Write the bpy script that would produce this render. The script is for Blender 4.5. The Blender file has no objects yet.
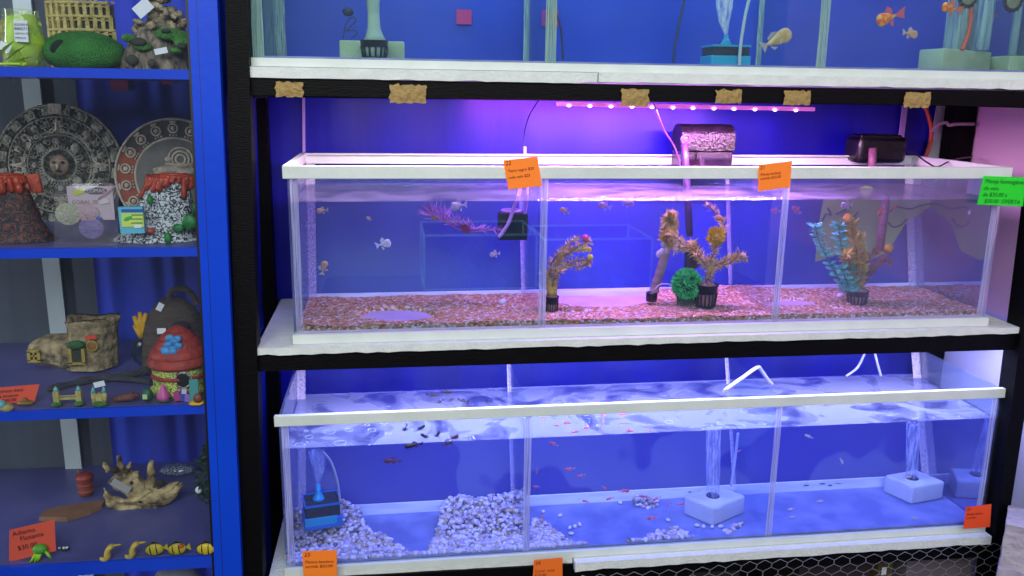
import bpy, bmesh, math, random
from mathutils import Vector, Matrix, noise
random.seed(11)
R = random.Random(5)
C = bpy.context.scene.collection
scene = bpy.context.scene
# ------------------------------------------------------------------ camera model (metres; X along the shelves, Y into the stand, Z up)
CX, CY, CZ, YAW, PIT, ROLL, FOC = 0.1957, -1.5683, 1.4646, 0.1438, 0.2275, 0.0143, 844.3
_c, _s = math.cos(YAW), math.sin(YAW)
_cp, _sp = math.cos(PIT), math.sin(PIT)
_cr, _sr = math.cos(ROLL), math.sin(ROLL)
_R0 = Vector((_c, -_s, 0))
FW = Vector((_cp*_s, _cp*_c, -_sp))
_UP = Vector((_sp*_s, _sp*_c, _cp))
CR = _cr*_R0 + _sr*_UP
CU = -_sr*_R0 + _cr*_UP
CAM = Vector((CX, CY, CZ))
def ray(px, py): return FW + ((px-512)/FOC)*CR - ((py-288)/FOC)*CU
def at(px, py, Y):
    d = ray(px, py); return CAM + d*((Y-CY)/d.y)
def atz(px, py, Z):
    d = ray(px, py); return CAM + d*((Z-CZ)/d.z)
def atx(px, py, X):
    d = ray(px, py); return CAM + d*((X-CX)/d.x)
def k(P): return (Vector(P)-CAM).dot(FW)/FOC     # metres per photo pixel at P
cam = bpy.data.cameras.new('camera'); co = bpy.data.objects.new('camera', cam); C.objects.link(co)
cam.sensor_fit = 'HORIZONTAL'; cam.sensor_width = 36; cam.lens = FOC*36/1024
cam.clip_start = .02; cam.clip_end = 50
M4 = Matrix.Identity(4)
for i in range(3):
    M4[i][0] = CR[i]; M4[i][1] = CU[i]; M4[i][2] = -FW[i]; M4[i][3] = CAM[i]
co.matrix_world = M4
scene.camera = co

# ------------------------------------------------------------------ colours and materials
def lin(v): return v/12.92 if v <= .04045 else ((v+.055)/1.055)**2.4
def col(h):
    if not isinstance(h, str): return tuple(h)+((1,) if len(h) == 3 else ())
    h = h.lstrip('#'); return tuple(lin(int(h[i:i+2], 16)/255) for i in (0, 2, 4))+(1,)
def newmat(name):
    m = bpy.data.materials.new(name); m.use_nodes = True
    nt = m.node_tree
    for n in list(nt.nodes): nt.nodes.remove(n)
    out = nt.nodes.new('ShaderNodeOutputMaterial')
    return m, nt, out
def N(nt, typ, **kw):
    n = nt.nodes.new(typ)
    for a, b in kw.items():
        if a.startswith('i_'):
            key = a[2:].replace('_', ' ')
            n.inputs[key].default_value = b
        else: setattr(n, a, b)
    return n
def mixc(nt, fac, a, b):
    m = nt.nodes.new('ShaderNodeMix'); m.data_type = 'RGBA'
    if isinstance(fac, (int, float)): m.inputs[0].default_value = fac
    else: nt.links.new(fac, m.inputs[0])
    for i, v in ((6, a), (7, b)):
        if isinstance(v, tuple): m.inputs[i].default_value = v
        else: nt.links.new(v, m.inputs[i])
    return m.outputs[2]
def ramp(nt, fac, stops, interp='LINEAR'):
    r = nt.nodes.new('ShaderNodeValToRGB'); r.color_ramp.interpolation = interp
    e = r.color_ramp.elements
    while len(e) > 1: e.remove(e[-1])
    e[0].position = stops[0][0]; e[0].color = col(stops[0][1])
    for p, c_ in stops[1:]:
        x = e.new(p); x.color = col(c_)
    nt.links.new(fac, r.inputs[0]); return r.outputs[0]
MATS = {}
def mat(name, c, rough=.5, metal=0., c2=None, scale=20., bump=0., bscale=None, spec=.5, emit=None, es=0., alpha=1., detail=4., stretch=None, thr=None, sss=0.):
    if name in MATS: return MATS[name]
    m, nt, out = newmat(name)
    b = N(nt, 'ShaderNodeBsdfPrincipled')
    nt.links.new(b.outputs[0], out.inputs[0])
    b.inputs['Roughness'].default_value = rough; b.inputs['Metallic'].default_value = metal
    b.inputs['Specular IOR Level'].default_value = spec
    b.inputs['Base Color'].default_value = col(c); b.inputs['Alpha'].default_value = alpha
    if sss: b.inputs['Subsurface Weight'].default_value = sss; b.inputs['Subsurface Radius'].default_value = (.01, .01, .01)
    if c2 or bump:
        tc = N(nt, 'ShaderNodeTexCoord'); vec = tc.outputs['Object']
        if stretch:
            mp = N(nt, 'ShaderNodeMapping'); mp.inputs['Scale'].default_value = stretch
            nt.links.new(vec, mp.inputs[0]); vec = mp.outputs[0]
    if c2:
        n = N(nt, 'ShaderNodeTexNoise', i_Scale=scale, i_Detail=detail); nt.links.new(vec, n.inputs[0])
        lo, hi = thr or (.35, .65)
        nt.links.new(ramp(nt, n.outputs[0], [(lo, c), (hi, c2)]), b.inputs['Base Color'])
    if bump:
        n2 = N(nt, 'ShaderNodeTexNoise', i_Scale=bscale or scale*2, i_Detail=6.); nt.links.new(vec, n2.inputs[0])
        bp = N(nt, 'ShaderNodeBump', i_Strength=bump, i_Distance=.01); nt.links.new(n2.outputs[0], bp.inputs['Height'])
        nt.links.new(bp.outputs[0], b.inputs['Normal'])
    if emit:
        b.inputs['Emission Color'].default_value = col(emit); b.inputs['Emission Strength'].default_value = es
    MATS[name] = m; return m
def facing_fac(nt, base, gain, power, normal=None):
    lw = N(nt, 'ShaderNodeLayerWeight'); lw.inputs[0].default_value = .5
    p = N(nt, 'ShaderNodeMath', operation='POWER'); nt.links.new(lw.outputs['Facing'], p.inputs[0]); p.inputs[1].default_value = power
    q = N(nt, 'ShaderNodeMath', operation='MULTIPLY_ADD', use_clamp=True); nt.links.new(p.outputs[0], q.inputs[0]); q.inputs[1].default_value = gain; q.inputs[2].default_value = base
    if normal: nt.links.new(normal, lw.inputs['Normal'])
    return q.outputs[0]
def glass(name, tint='#f4fbfa', base=.025, gain=.8, power=4., dirt=.0, hazec='#c8d4e8', rough=.015, dscale=9., mirror=0.):  # dirt sets the amount of the painted-in haze
    """thin clear sheet: see-through with a facing-dependent sheen, a diffuse haze painted in for glare and murk"""
    if name in MATS: return MATS[name]
    m, nt, out = newmat(name)
    t = N(nt, 'ShaderNodeBsdfTransparent', i_Color=col(tint))
    g = N(nt, 'ShaderNodeBsdfGlossy', i_Roughness=rough)
    mx = N(nt, 'ShaderNodeMixShader')
    nt.links.new(facing_fac(nt, base+mirror, gain, power), mx.inputs[0])
    nt.links.new(t.outputs[0], mx.inputs[1]); nt.links.new(g.outputs[0], mx.inputs[2])
    last = mx.outputs[0]
    if dirt:
        d = N(nt, 'ShaderNodeBsdfDiffuse', i_Color=col(hazec))
        tc = N(nt, 'ShaderNodeTexCoord'); n = N(nt, 'ShaderNodeTexNoise', i_Scale=dscale, i_Detail=5.); nt.links.new(tc.outputs['Object'], n.inputs[0])
        mr = N(nt, 'ShaderNodeMapRange'); nt.links.new(n.outputs[0], mr.inputs[0])
        mr.inputs[1].default_value = .35; mr.inputs[2].default_value = .75; mr.inputs[3].default_value = dirt*.4; mr.inputs[4].default_value = dirt*1.6
        m2 = N(nt, 'ShaderNodeMixShader'); nt.links.new(mr.outputs[0], m2.inputs[0]); nt.links.new(last, m2.inputs[1]); nt.links.new(d.outputs[0], m2.inputs[2]); last = m2.outputs[0]
    nt.links.new(last, out.inputs[0]); MATS[name] = m; return m
def watersurf(name, tint, milky=.0, milkc='#b8c0ff', base=.02, gain=.9, power=3., bstr=.35, bscale=26., stretch=(1, 2.4, 1), rough=.04, mthr=(.35, .6), mscale=7.):
    if name in MATS: return MATS[name]
    m, nt, out = newmat(name)
    tc = N(nt, 'ShaderNodeTexCoord'); mp = N(nt, 'ShaderNodeMapping'); mp.inputs['Scale'].default_value = stretch; nt.links.new(tc.outputs['Object'], mp.inputs[0])
    n = N(nt, 'ShaderNodeTexNoise', i_Scale=bscale, i_Detail=3.); nt.links.new(mp.outputs[0], n.inputs[0])
    bp = N(nt, 'ShaderNodeBump', i_Strength=bstr, i_Distance=.02); nt.links.new(n.outputs[0], bp.inputs['Height'])
    t = N(nt, 'ShaderNodeBsdfTransparent', i_Color=col(tint)); g = N(nt, 'ShaderNodeBsdfGlossy', i_Roughness=rough); nt.links.new(bp.outputs[0], g.inputs['Normal'])
    mx = N(nt, 'ShaderNodeMixShader'); nt.links.new(facing_fac(nt, base, gain, power, bp.outputs[0]), mx.inputs[0]); nt.links.new(t.outputs[0], mx.inputs[1]); nt.links.new(g.outputs[0], mx.inputs[2])
    last = mx.outputs[0]
    if milky:
        d = N(nt, 'ShaderNodeBsdfDiffuse', i_Color=col(milkc))
        n3 = N(nt, 'ShaderNodeTexNoise', i_Scale=mscale, i_Detail=4., i_Distortion=1.2); nt.links.new(tc.outputs['Object'], n3.inputs[0])
        mr = N(nt, 'ShaderNodeMapRange'); nt.links.new(n3.outputs[0], mr.inputs[0]); mr.inputs[1].default_value = mthr[0]; mr.inputs[2].default_value = mthr[1]; mr.inputs[3].default_value = milky*.15; mr.inputs[4].default_value = milky
        m2 = N(nt, 'ShaderNodeMixShader'); nt.links.new(mr.outputs[0], m2.inputs[0]); nt.links.new(last, m2.inputs[1]); nt.links.new(d.outputs[0], m2.inputs[2]); last = m2.outputs[0]
    nt.links.new(last, out.inputs[0]); MATS[name] = m; return m
def milky(name, c, alpha, rough=.3, streak=None):
    """see-through plastic or bubbles: part transparent, part diffuse, optionally streaked along Z"""
    if name in MATS: return MATS[name]
    m, nt, out = newmat(name)
    t = N(nt, 'ShaderNodeBsdfTransparent'); d = N(nt, 'ShaderNodeBsdfDiffuse', i_Color=col(c)); mx = N(nt, 'ShaderNodeMixShader')
    mx.inputs[0].default_value = alpha
    if streak:
        tc = N(nt, 'ShaderNodeTexCoord'); mp = N(nt, 'ShaderNodeMapping'); mp.inputs['Scale'].default_value = streak; nt.links.new(tc.outputs['Object'], mp.inputs[0])
        n = N(nt, 'ShaderNodeTexNoise', i_Scale=1., i_Detail=5.); nt.links.new(mp.outputs[0], n.inputs[0])
        mr = N(nt, 'ShaderNodeMapRange'); nt.links.new(n.outputs[0], mr.inputs[0]); mr.inputs[1].default_value = .38; mr.inputs[2].default_value = .68; mr.inputs[3].default_value = alpha*.25; mr.inputs[4].default_value = min(1, alpha*1.9)
        nt.links.new(mr.outputs[0], mx.inputs[0])
    nt.links.new(t.outputs[0], mx.inputs[1]); nt.links.new(d.outputs[0], mx.inputs[2]); nt.links.new(mx.outputs[0], out.inputs[0]); MATS[name] = m; return m
def cells(name, stops, scale, rough=.7, bump=.6, dist=.006):
    """grains: one random colour per Voronoi cell"""
    if name in MATS: return MATS[name]
    m, nt, out = newmat(name); b = N(nt, 'ShaderNodeBsdfPrincipled', i_Roughness=rough); nt.links.new(b.outputs[0], out.inputs[0])
    tc = N(nt, 'ShaderNodeTexCoord'); v = N(nt, 'ShaderNodeTexVoronoi', i_Scale=scale); nt.links.new(tc.outputs['Object'], v.inputs[0])
    sx = N(nt, 'ShaderNodeSeparateColor'); nt.links.new(v.outputs['Color'], sx.inputs[0])
    nt.links.new(ramp(nt, sx.outputs[0], stops), b.inputs['Base Color'])
    inv = N(nt, 'ShaderNodeMath', operation='SUBTRACT'); inv.inputs[0].default_value = 1.; nt.links.new(v.outputs['Distance'], inv.inputs[1])
    bp = N(nt, 'ShaderNodeBump', i_Strength=bump, i_Distance=dist); nt.links.new(inv.outputs[0], bp.inputs['Height']); nt.links.new(bp.outputs[0], b.inputs['Normal'])
    MATS[name] = m; return m
def veins(name, dark, light, scale=60., lo=.44, hi=.56, bump=.5):
    if name in MATS: return MATS[name]
    m, nt, out = newmat(name); b = N(nt, 'ShaderNodeBsdfPrincipled', i_Roughness=.6); nt.links.new(b.outputs[0], out.inputs[0])
    tc = N(nt, 'ShaderNodeTexCoord'); n = N(nt, 'ShaderNodeTexNoise', i_Scale=scale, i_Detail=2., i_Distortion=2.5); nt.links.new(tc.outputs['Object'], n.inputs[0])
    nt.links.new(ramp(nt, n.outputs[0], [(lo, dark), (hi, light)]), b.inputs['Base Color'])
    bp = N(nt, 'ShaderNodeBump', i_Strength=bump, i_Distance=.006); nt.links.new(n.outputs[0], bp.inputs['Height']); nt.links.new(bp.outputs[0], b.inputs['Normal'])
    MATS[name] = m; return m

# ------------------------------------------------------------------ mesh builder
def rotz(a): return Matrix.Rotation(a, 3, 'Z')
def frame(d):
    d = Vector(d).normalized(); a = Vector((0, 0, 1)) if abs(d.z) < .95 else Vector((1, 0, 0))
    x = d.cross(a).normalized(); return x, d.cross(x).normalized(), d
class MB:
    def __init__(self, m=None):
        self.bm = bmesh.new(); self.mats = [m] if m else []; self.ci = 0
    def use(self, m):
        if m not in self.mats: self.mats.append(m)
        self.ci = self.mats.index(m); return self
    def _face(self, vs, sm):
        try: f = self.bm.faces.new(vs)
        except ValueError: return None
        f.material_index = self.ci; f.smooth = sm; return f
    def poly(self, pts, sm=False): self._face([self.bm.verts.new(p) for p in pts], sm); return self
    def grid(self, rows, sm=True, closed=False):
        vs = [[self.bm.verts.new(p) for p in r] for r in rows]
        n = len(vs[0])
        for i in range(len(vs)-1):
            for j in range(n if closed else n-1):
                self._face([vs[i][j], vs[i][(j+1) % n], vs[i+1][(j+1) % n], vs[i+1][j]], sm)
        self.vs = vs; return self
    def box(self, c, s, rot=None, bev=0., jit=0.):
        c = Vector(c); h = Vector(s)/2; vs = []
        for x in (-1, 1):
            for y in (-1, 1):
                for z in (-1, 1):
                    p = Vector((x*h.x, y*h.y, z*h.z))
                    if jit: p += Vector((R.uniform(-jit, jit), R.uniform(-jit, jit), R.uniform(-jit, jit)))
                    if rot: p = rot @ p
                    vs.append(self.bm.verts.new(c+p))
        fs = [self._face([vs[i] for i in q], False) for q in ((0, 1, 3, 2), (4, 6, 7, 5), (0, 4, 5, 1), (2, 3, 7, 6), (0, 2, 6, 4), (1, 5, 7, 3))]
        if bev:
            es = list({e for f in fs for e in f.edges})
            r = bmesh.ops.bevel(self.bm, geom=es, offset=bev, segments=2, affect='EDGES', profile=.5)
            for f in r['faces']: f.material_index = self.ci; f.smooth = True
        return self
    def hexa(self, b4, t4):
        vs = [self.bm.verts.new(p) for p in list(b4)+list(t4)]
        for q in ((3, 2, 1, 0), (4, 5, 6, 7), (0, 1, 5, 4), (1, 2, 6, 5), (2, 3, 7, 6), (3, 0, 4, 7)): self._face([vs[i] for i in q], False)
        return self
    def tube(self, pts, r, n=8, cap=True, sm=True, flat=1.):
        pts = [Vector(p) for p in pts]; rows = []
        rr = r if isinstance(r, (list, tuple)) else [r]*len(pts)
        x = None
        for i, p in enumerate(pts):
            d = (pts[min(i+1, len(pts)-1)]-pts[max(i-1, 0)])
            if d.length < 1e-9: d = Vector((0, 0, 1))
            d.normalize()
            if x is None: x = frame(d)[0]
            x = (x-d*x.dot(d)).normalized(); y = d.cross(x)
            rows.append([p+rr[i]*(math.cos(a)*x+flat*math.sin(a)*y) for a in [2*math.pi*j/n for j in range(n)]])
        vs = self.grid(rows, sm, True).vs
        if cap: self._face(list(reversed(vs[0])), False); self._face(vs[-1], False)
        return self
    def cyl(self, p0, p1, r0, r1=None, n=16, cap=True, sm=True):
        return self.tube([p0, p1], [r0, r0 if r1 is None else r1], n, cap, sm)
    def lathe(self, c, prof, n=24, sm=True, axis=None, cap=True, fn=None):
        c = Vector(c); x, y, z = (Vector((1, 0, 0)), Vector((0, 1, 0)), Vector((0, 0, 1))) if axis is None else frame(axis)
        rows = []
        for r, h in prof:
            row = []
            for j in range(n):
                a = 2*math.pi*j/n; rad = r*(fn(a, h) if fn else 1.)
                row.append(c+x*(rad*math.cos(a))+y*(rad*math.sin(a))+z*h)
            rows.append(row)
        vs = self.grid(rows, sm, True).vs
        if cap: self._face(list(reversed(vs[0])), False); self._face(vs[-1], False)
        return self
    def ball(self, c, r, nu=14, nv=9, rot=None, nz=0., ns=8., sm=True, seed=0):
        c = Vector(c); r = Vector((r, r, r)) if isinstance(r, (int, float)) else Vector(r); rows = []
        for i in range(1, nv):
            th = math.pi*i/nv; row = []
            for j in range(nu):
                ph = 2*math.pi*j/nu
                u = Vector((math.sin(th)*math.cos(ph), math.sin(th)*math.sin(ph), -math.cos(th)))
                f = 1+nz*noise.noise(u*ns+Vector((seed, seed*1.7, 0))) if nz else 1.
                p = Vector((u.x*r.x, u.y*r.y, u.z*r.z))*f
                row.append(c+(rot @ p if rot else p))
            rows.append(row)
        vs = self.grid(rows, sm, True).vs
        for e, s_ in ((0, -1), (-1, 1)):
            p = Vector((0, 0, s_*r.z)); v = self.bm.verts.new(c+(rot @ p if rot else p)); ring = vs[e]
            for j in range(nu):
                q = [ring[j], ring[(j+1) % nu], v]
                self._face(q if s_ > 0 else q[::-1], sm)
        return self
    def torus(self, c, R_, r, n=24, m=8, axis=(0, 0, 1), a0=0., a1=2*math.pi, sq=1.):
        c = Vector(c); x, y, z = frame(axis); full = abs(a1-a0-2*math.pi) < 1e-6
        pts = [c+R_*(math.cos(a)*x+math.sin(a)*y) for a in [a0+(a1-a0)*i/n for i in range(n+1)]]
        rows = []
        for i, p in enumerate(pts):
            a = a0+(a1-a0)*i/n; o = math.cos(a)*x+math.sin(a)*y
            rows.append([p+r*(math.cos(b)*o+sq*math.sin(b)*z) for b in [2*math.pi*j/m for j in range(m)]])
        self.grid(rows, True, True); return self
    def leaf(self, p, d, L, w, n=None, bend=0.):
        p = Vector(p); d = Vector(d).normalized(); x, y, _ = frame(d)
        if n is not None: a = n; x = math.cos(a)*x+math.sin(a)*y; y = d.cross(x)
        q = [p-x*w*.25, p+x*w*.25]; mid = p+d*L*.55+y*bend*L*.5
        vs = [self.bm.verts.new(v) for v in (p-x*w*.18, p+x*w*.18, mid+x*w*.5, p+d*L+y*bend*L*1.3, mid-x*w*.5)]
        self._face(vs, False); return self
    def prism(self, pts, o, x, y, th):
        """flat outline pts (u,v) in the frame o,x,y, th thick backwards"""
        o, x, y = Vector(o), Vector(x), Vector(y); nrm = x.cross(y).normalized()
        f = [self.bm.verts.new(o+x*u+y*v) for u, v in pts]; b = [self.bm.verts.new(o+x*u+y*v-nrm*th) for u, v in pts]
        self._face(f, False); self._face(b[::-1], False)
        for i in range(len(pts)):
            j = (i+1) % len(pts); self._face([f[i], b[i], b[j], f[j]], False)
        return self
    def displace(self, amp, sc, seed=0.):
        self.bm.normal_update()
        for v in self.bm.verts:
            v.co += v.normal*amp*noise.fractal(v.co*sc+Vector((seed, seed, seed)), 1., 2., 3)
        return self
    def subdiv(self, n=1):
        bmesh.ops.subdivide_edges(self.bm, edges=self.bm.edges[:], cuts=n, use_grid_fill=True); return self
    def build(self, name, parent=None, loc=None, fix=True):
        """link as one mesh object; geometry is given in world space, loc is where its origin goes"""
        if fix: bmesh.ops.recalc_face_normals(self.bm, faces=self.bm.faces[:])
        if loc is None:
            loc = WORLD_LOC.get(parent.name, Vector()) if parent else Vector()
        loc = Vector(loc)
        bmesh.ops.translate(self.bm, verts=self.bm.verts[:], vec=-loc)
        me = bpy.data.meshes.new(name); self.bm.to_mesh(me); self.bm.free()
        for m in self.mats: me.materials.append(m)
        o = bpy.data.objects.new(name, me); C.objects.link(o)
        if parent is not None:
            o.parent = parent; pl = WORLD_LOC.get(parent.name, Vector()); o.location = loc-pl
        else: o.location = loc
        WORLD_LOC[o.name] = loc
        return o
WORLD_LOC = {}
def tag(o, label=None, cat=None, group=None, kind=None):
    if label: o['label'] = label
    if cat: o['category'] = cat
    if group: o['group'] = group
    if kind: o['kind'] = kind
    return o
def thing(name, label, cat, loc, group=None, kind=None):
    o = bpy.data.objects.new(name, None); C.objects.link(o); o.location = loc; o.empty_display_size = .02
    WORLD_LOC[o.name] = Vector(loc); return tag(o, label, cat, group, kind)
def struct(o): o['kind'] = 'structure'; return o
def writing(body, o, x, y, size, m, parent, name='handwriting', shear=.15, space=1., align='LEFT', off=.0006, bold=0.):
    cu = bpy.data.curves.new(name, 'FONT'); cu.body = body; cu.size = size; cu.shear = shear; cu.space_character = space; cu.align_x = align
    cu.resolution_u = 2; cu.offset = bold
    cu.materials.append(m); ob = bpy.data.objects.new(name, cu); C.objects.link(ob)
    x = Vector(x).normalized(); y = Vector(y); y = (y-x*y.dot(x)).normalized(); z = x.cross(y)
    W = Matrix.Identity(4); o = Vector(o)+z*off
    for i in range(3): W[i][0] = x[i]; W[i][1] = y[i]; W[i][2] = z[i]; W[i][3] = o[i]-(WORLD_LOC.get(parent.name, Vector())[i])
    dg = bpy.context.evaluated_depsgraph_get(); dg.update()
    me = bpy.data.meshes.new_from_object(ob.evaluated_get(dg)); bpy.data.objects.remove(ob); me.name = name
    ob = bpy.data.objects.new(name, me); C.objects.link(ob)
    ob.parent = parent; ob.matrix_local = W
    return ob
def copytree(o, parent=None):
    c = o.copy(); C.objects.link(c); c.parent = parent
    WORLD_LOC[c.name] = WORLD_LOC.get(o.name, Vector()).copy()
    for ch in o.children: copytree(ch, c)
    return c
def arc(p0, p1, sag, n=10, dirv=(0, 0, -1)):
    p0, p1, d = Vector(p0), Vector(p1), Vector(dirv)
    return [p0.lerp(p1, i/n)+d*sag*4*(i/n)*(1-i/n) for i in range(n+1)]
def smooth_path(pts, n=6):
    pts = [Vector(p) for p in pts]; out = []
    for i in range(len(pts)-1):
        p0, p1, p2, p3 = pts[max(i-1, 0)], pts[i], pts[i+1], pts[min(i+2, len(pts)-1)]
        for j in range(n):
            t = j/n; out.append(.5*((2*p1)+(-p0+p2)*t+(2*p0-5*p1+4*p2-p3)*t*t+(-p0+3*p1-3*p2+p3)*t**3))
    out.append(pts[-1]); return out
# ------------------------------------------------------------------ render look, world, lamps
scene.view_settings.view_transform = 'Standard'
scene.view_settings.look = 'None'
cy = scene.cycles
cy.transparent_max_bounces = 40; cy.max_bounces = 8; cy.glossy_bounces = 4; cy.diffuse_bounces = 3; cy.sample_clamp_indirect = 4.
w = bpy.data.worlds.new('world'); scene.world = w; w.use_nodes = True
w.node_tree.nodes['Background'].inputs[0].default_value = (.66, .72, .80, 1); w.node_tree.nodes['Background'].inputs[1].default_value = .16
def area(name, loc, sx, sy, power, c, target=None, spread=None):
    l = bpy.data.lights.new(name, 'AREA'); l.shape = 'RECTANGLE'; l.size = sx; l.size_y = sy; l.energy = power; l.color = c
    if spread: l.spread = spread
    o = bpy.data.objects.new(name, l); C.objects.link(o); o.location = loc
    if target is not None:
        d = Vector(target)-Vector(loc); o.rotation_euler = d.to_track_quat('-Z', 'Y').to_euler()
    return o
area('shop_ceiling_light', (.1, -2.3, 2.75), 2.4, .8, 40, (.95, 1., .97), (.35, 0, .9))
area('front_fill_light', (-.4, -3.2, 2.5), 3., 1.0, 62, (.97, 1., 1.), (.1, 0, .95))  # unseen fill lamp added behind the camera to brighten the fronts

# ------------------------------------------------------------------ room shell
white_wall = mat('white_wall_paint', '#dcc4d6', .8, c2='#d0b8cc', scale=3., bump=.08, bscale=60.)
grey_wall = mat('grey_wall_paint', '#5d626a', .8, c2='#4c5158', scale=4., bump=.06)
concrete_floor = mat('concrete_floor', '#3c3b3c', .7, c2='#302f32', scale=6., bump=.15)
XR = 1.60
struct(MB(concrete_floor).box((.6, -1.6, -.02), (3.8, 4.4, .04)).build('floor'))
struct(MB(white_wall).box((.4, .54, 1.2), (3.4, .08, 2.4)).build('wall_back'))
tw_, ntw, outw = newmat('led_tinted_wall'); bw_ = N(ntw, 'ShaderNodeBsdfPrincipled', i_Roughness=.8); ntw.links.new(bw_.outputs[0], outw.inputs[0])
tcw = N(ntw, 'ShaderNodeTexCoord'); spw = N(ntw, 'ShaderNodeSeparateXYZ'); ntw.links.new(tcw.outputs['Object'], spw.inputs[0]); dvw = N(ntw, 'ShaderNodeMath', operation='DIVIDE'); ntw.links.new(spw.outputs[2], dvw.inputs[0]); dvw.inputs[1].default_value = 2.4
ntw.links.new(ramp(ntw, dvw.outputs[0], [(0., '#bcbcd8'), (.402, '#b4b0e0'), (.408, '#e4b8d8'), (1., '#e4c4d8')]), bw_.inputs['Base Color'])  # pink and lilac LED spill put into the wall colour by height
struct(MB(tw_).box((XR+.04, -.45, 1.2), (.08, 1.9, 2.4)).build('wall_right'))
struct(MB(grey_wall).box((-1.06, -.45, 1.2), (.08, 1.9, 2.4)).build('wall_left'))
a_ = atx(1001, 450, XR-.012); b_ = atx(1013, 450, XR-.012)
struct(MB(mat('white_trim', '#cfccd6', .5)).box((XR-.006, (a_.y+b_.y)/2, 1.2), (.012, abs(b_.y-a_.y), 2.4)).build('trim_1'))

# ------------------------------------------------------------------ black stand
black = mat('black_paint', '#020203', .55, c2='#060509', spec=.12, scale=30., bump=.2, bscale=90., stretch=(1, 6, 6))
stand = thing('display_stand', 'black painted timber stand carrying the three rows of fish tanks', 'stand', (.74, .17, 0))
def post(xl_t, xr_t, xl_b, xr_b, y0, y1, zt=2.05):
    def X(a, b, z): return a+(b-a)*(z-1.446)/(.57-1.446)
    m = MB(black); q = []
    for z in (0., zt): q.append([(X(xl_t, xl_b, z), y0, z), (X(xr_t, xr_b, z), y0, z), (X(xr_t, xr_b, z), y1, z), (X(xl_t, xl_b, z), y1, z)])
    m.hexa(q[0], q[1]); return m.build('post', stand)
post(-.079, -.042, -.108, -.066, -.03, .015)
post(1.487, 1.535, 1.512, 1.541, -.03, .015)
p0, p1 = at(257, 200, .36), at(272, 200, .36); post(p0.x, p1.x, p0.x-.004, p1.x-.004, .34, .38)
p0, p1 = at(953, 130, .33), at(975, 130, .33); post(p0.x, min(p1.x, XR-.004), p0.x, min(p1.x, XR-.004), .33, .37)
def beam(l, r, Y, dy):
    lt, lb, rt, rb = at(l[0], l[1], Y), at(l[0], l[2], Y), at(r[0], r[1], Y), at(r[0], r[2], Y)
    def e(p): return p
    m = MB(black); dv = Vector((0, dy, 0))
    m.hexa([lb, rb, rb+dv, lb+dv], [lt, rt, rt+dv, lt+dv]); return m.build('rail', stand)
beam((240, 77.5, 95), (1030, 91.3, 106.8), -.016, .03)
beam((257, 355.2, 371.6), (1022, 334, 349.5), -.016, .03)
beam((262, 582, 596), (1004, 540, 556), -.014, .03)
for z in (1.462, .970, .480): MB(black).box((.74, .345, z), (1.62, .03, .028)).build('rail', stand)
for z in (1.462, .970, .480):
    for x in (-.055, 1.5): MB(black).box((x, .17, z), (.03, .32, .028)).build('rail', stand)

# ------------------------------------------------------------------ white boards under the tanks
foam = mat('white_foam_board', '#dadfdc', .75, c2='#d0d6d2', scale=50., bump=.3, bscale=160.)
white_pl = mat('white_paint', '#d5dcd8', .55, c2='#c9d2cd', scale=12., bump=.1, bscale=80.)
def board(name, pl, pr_, zb, zt, Y0, Y1, label, jit=0.):
    m = MB(foam); n = max(2, int((pr_-pl)/.02)); rows = []
    for i in range(n+1):
        x = pl+(pr_-pl)*i/n; j = lambda a: a*noise.noise(Vector((x*45, a*900, zb*7)))*1.2
        rows.append([(x, Y0+j(.0016), zb+j(.0018)), (x, Y0+j(.0012), zt), (x, Y1, zt), (x, Y1, zb)])
    vs = m.grid(rows, False, True).vs; m._face(vs[0][::-1], False); m._face(vs[-1], False)
    return tag(m.build(name, loc=((pl+pr_)/2, .15, zb)), label, 'board')
zU = at(248, 77.4, -.022).z; zU1 = at(248, 66.5, -.012).z
xs = at(598, 80, -.022).x
board('foam_board', -.058, xs-.001, zU, zU1, -.022, .36, 'long white foam board under the left half of the top tank')
board('foam_board', xs+.001, 1.56, zU+.001, zU1+.001, -.022, .36, 'long white foam board under the right half of the top tank')
zM, zM1 = at(500, 348, -.02).z, .998
board('foam_board', -.057, 1.503, zM, zM1, -.024, .36, 'white foam board with pink lit ends under the gravel-floored middle tank')
xs = at(575, 565, -.026).x
board('foam_board', -.06, xs-.002, .4975, .516, -.008, .36, 'plain white board under the left end of the bottom tank')
board('foam_board', xs, 1.507, .4975, .516, -.028, .36, 'crumbly white foam board jutting out under the right part of the bottom tank')

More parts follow.
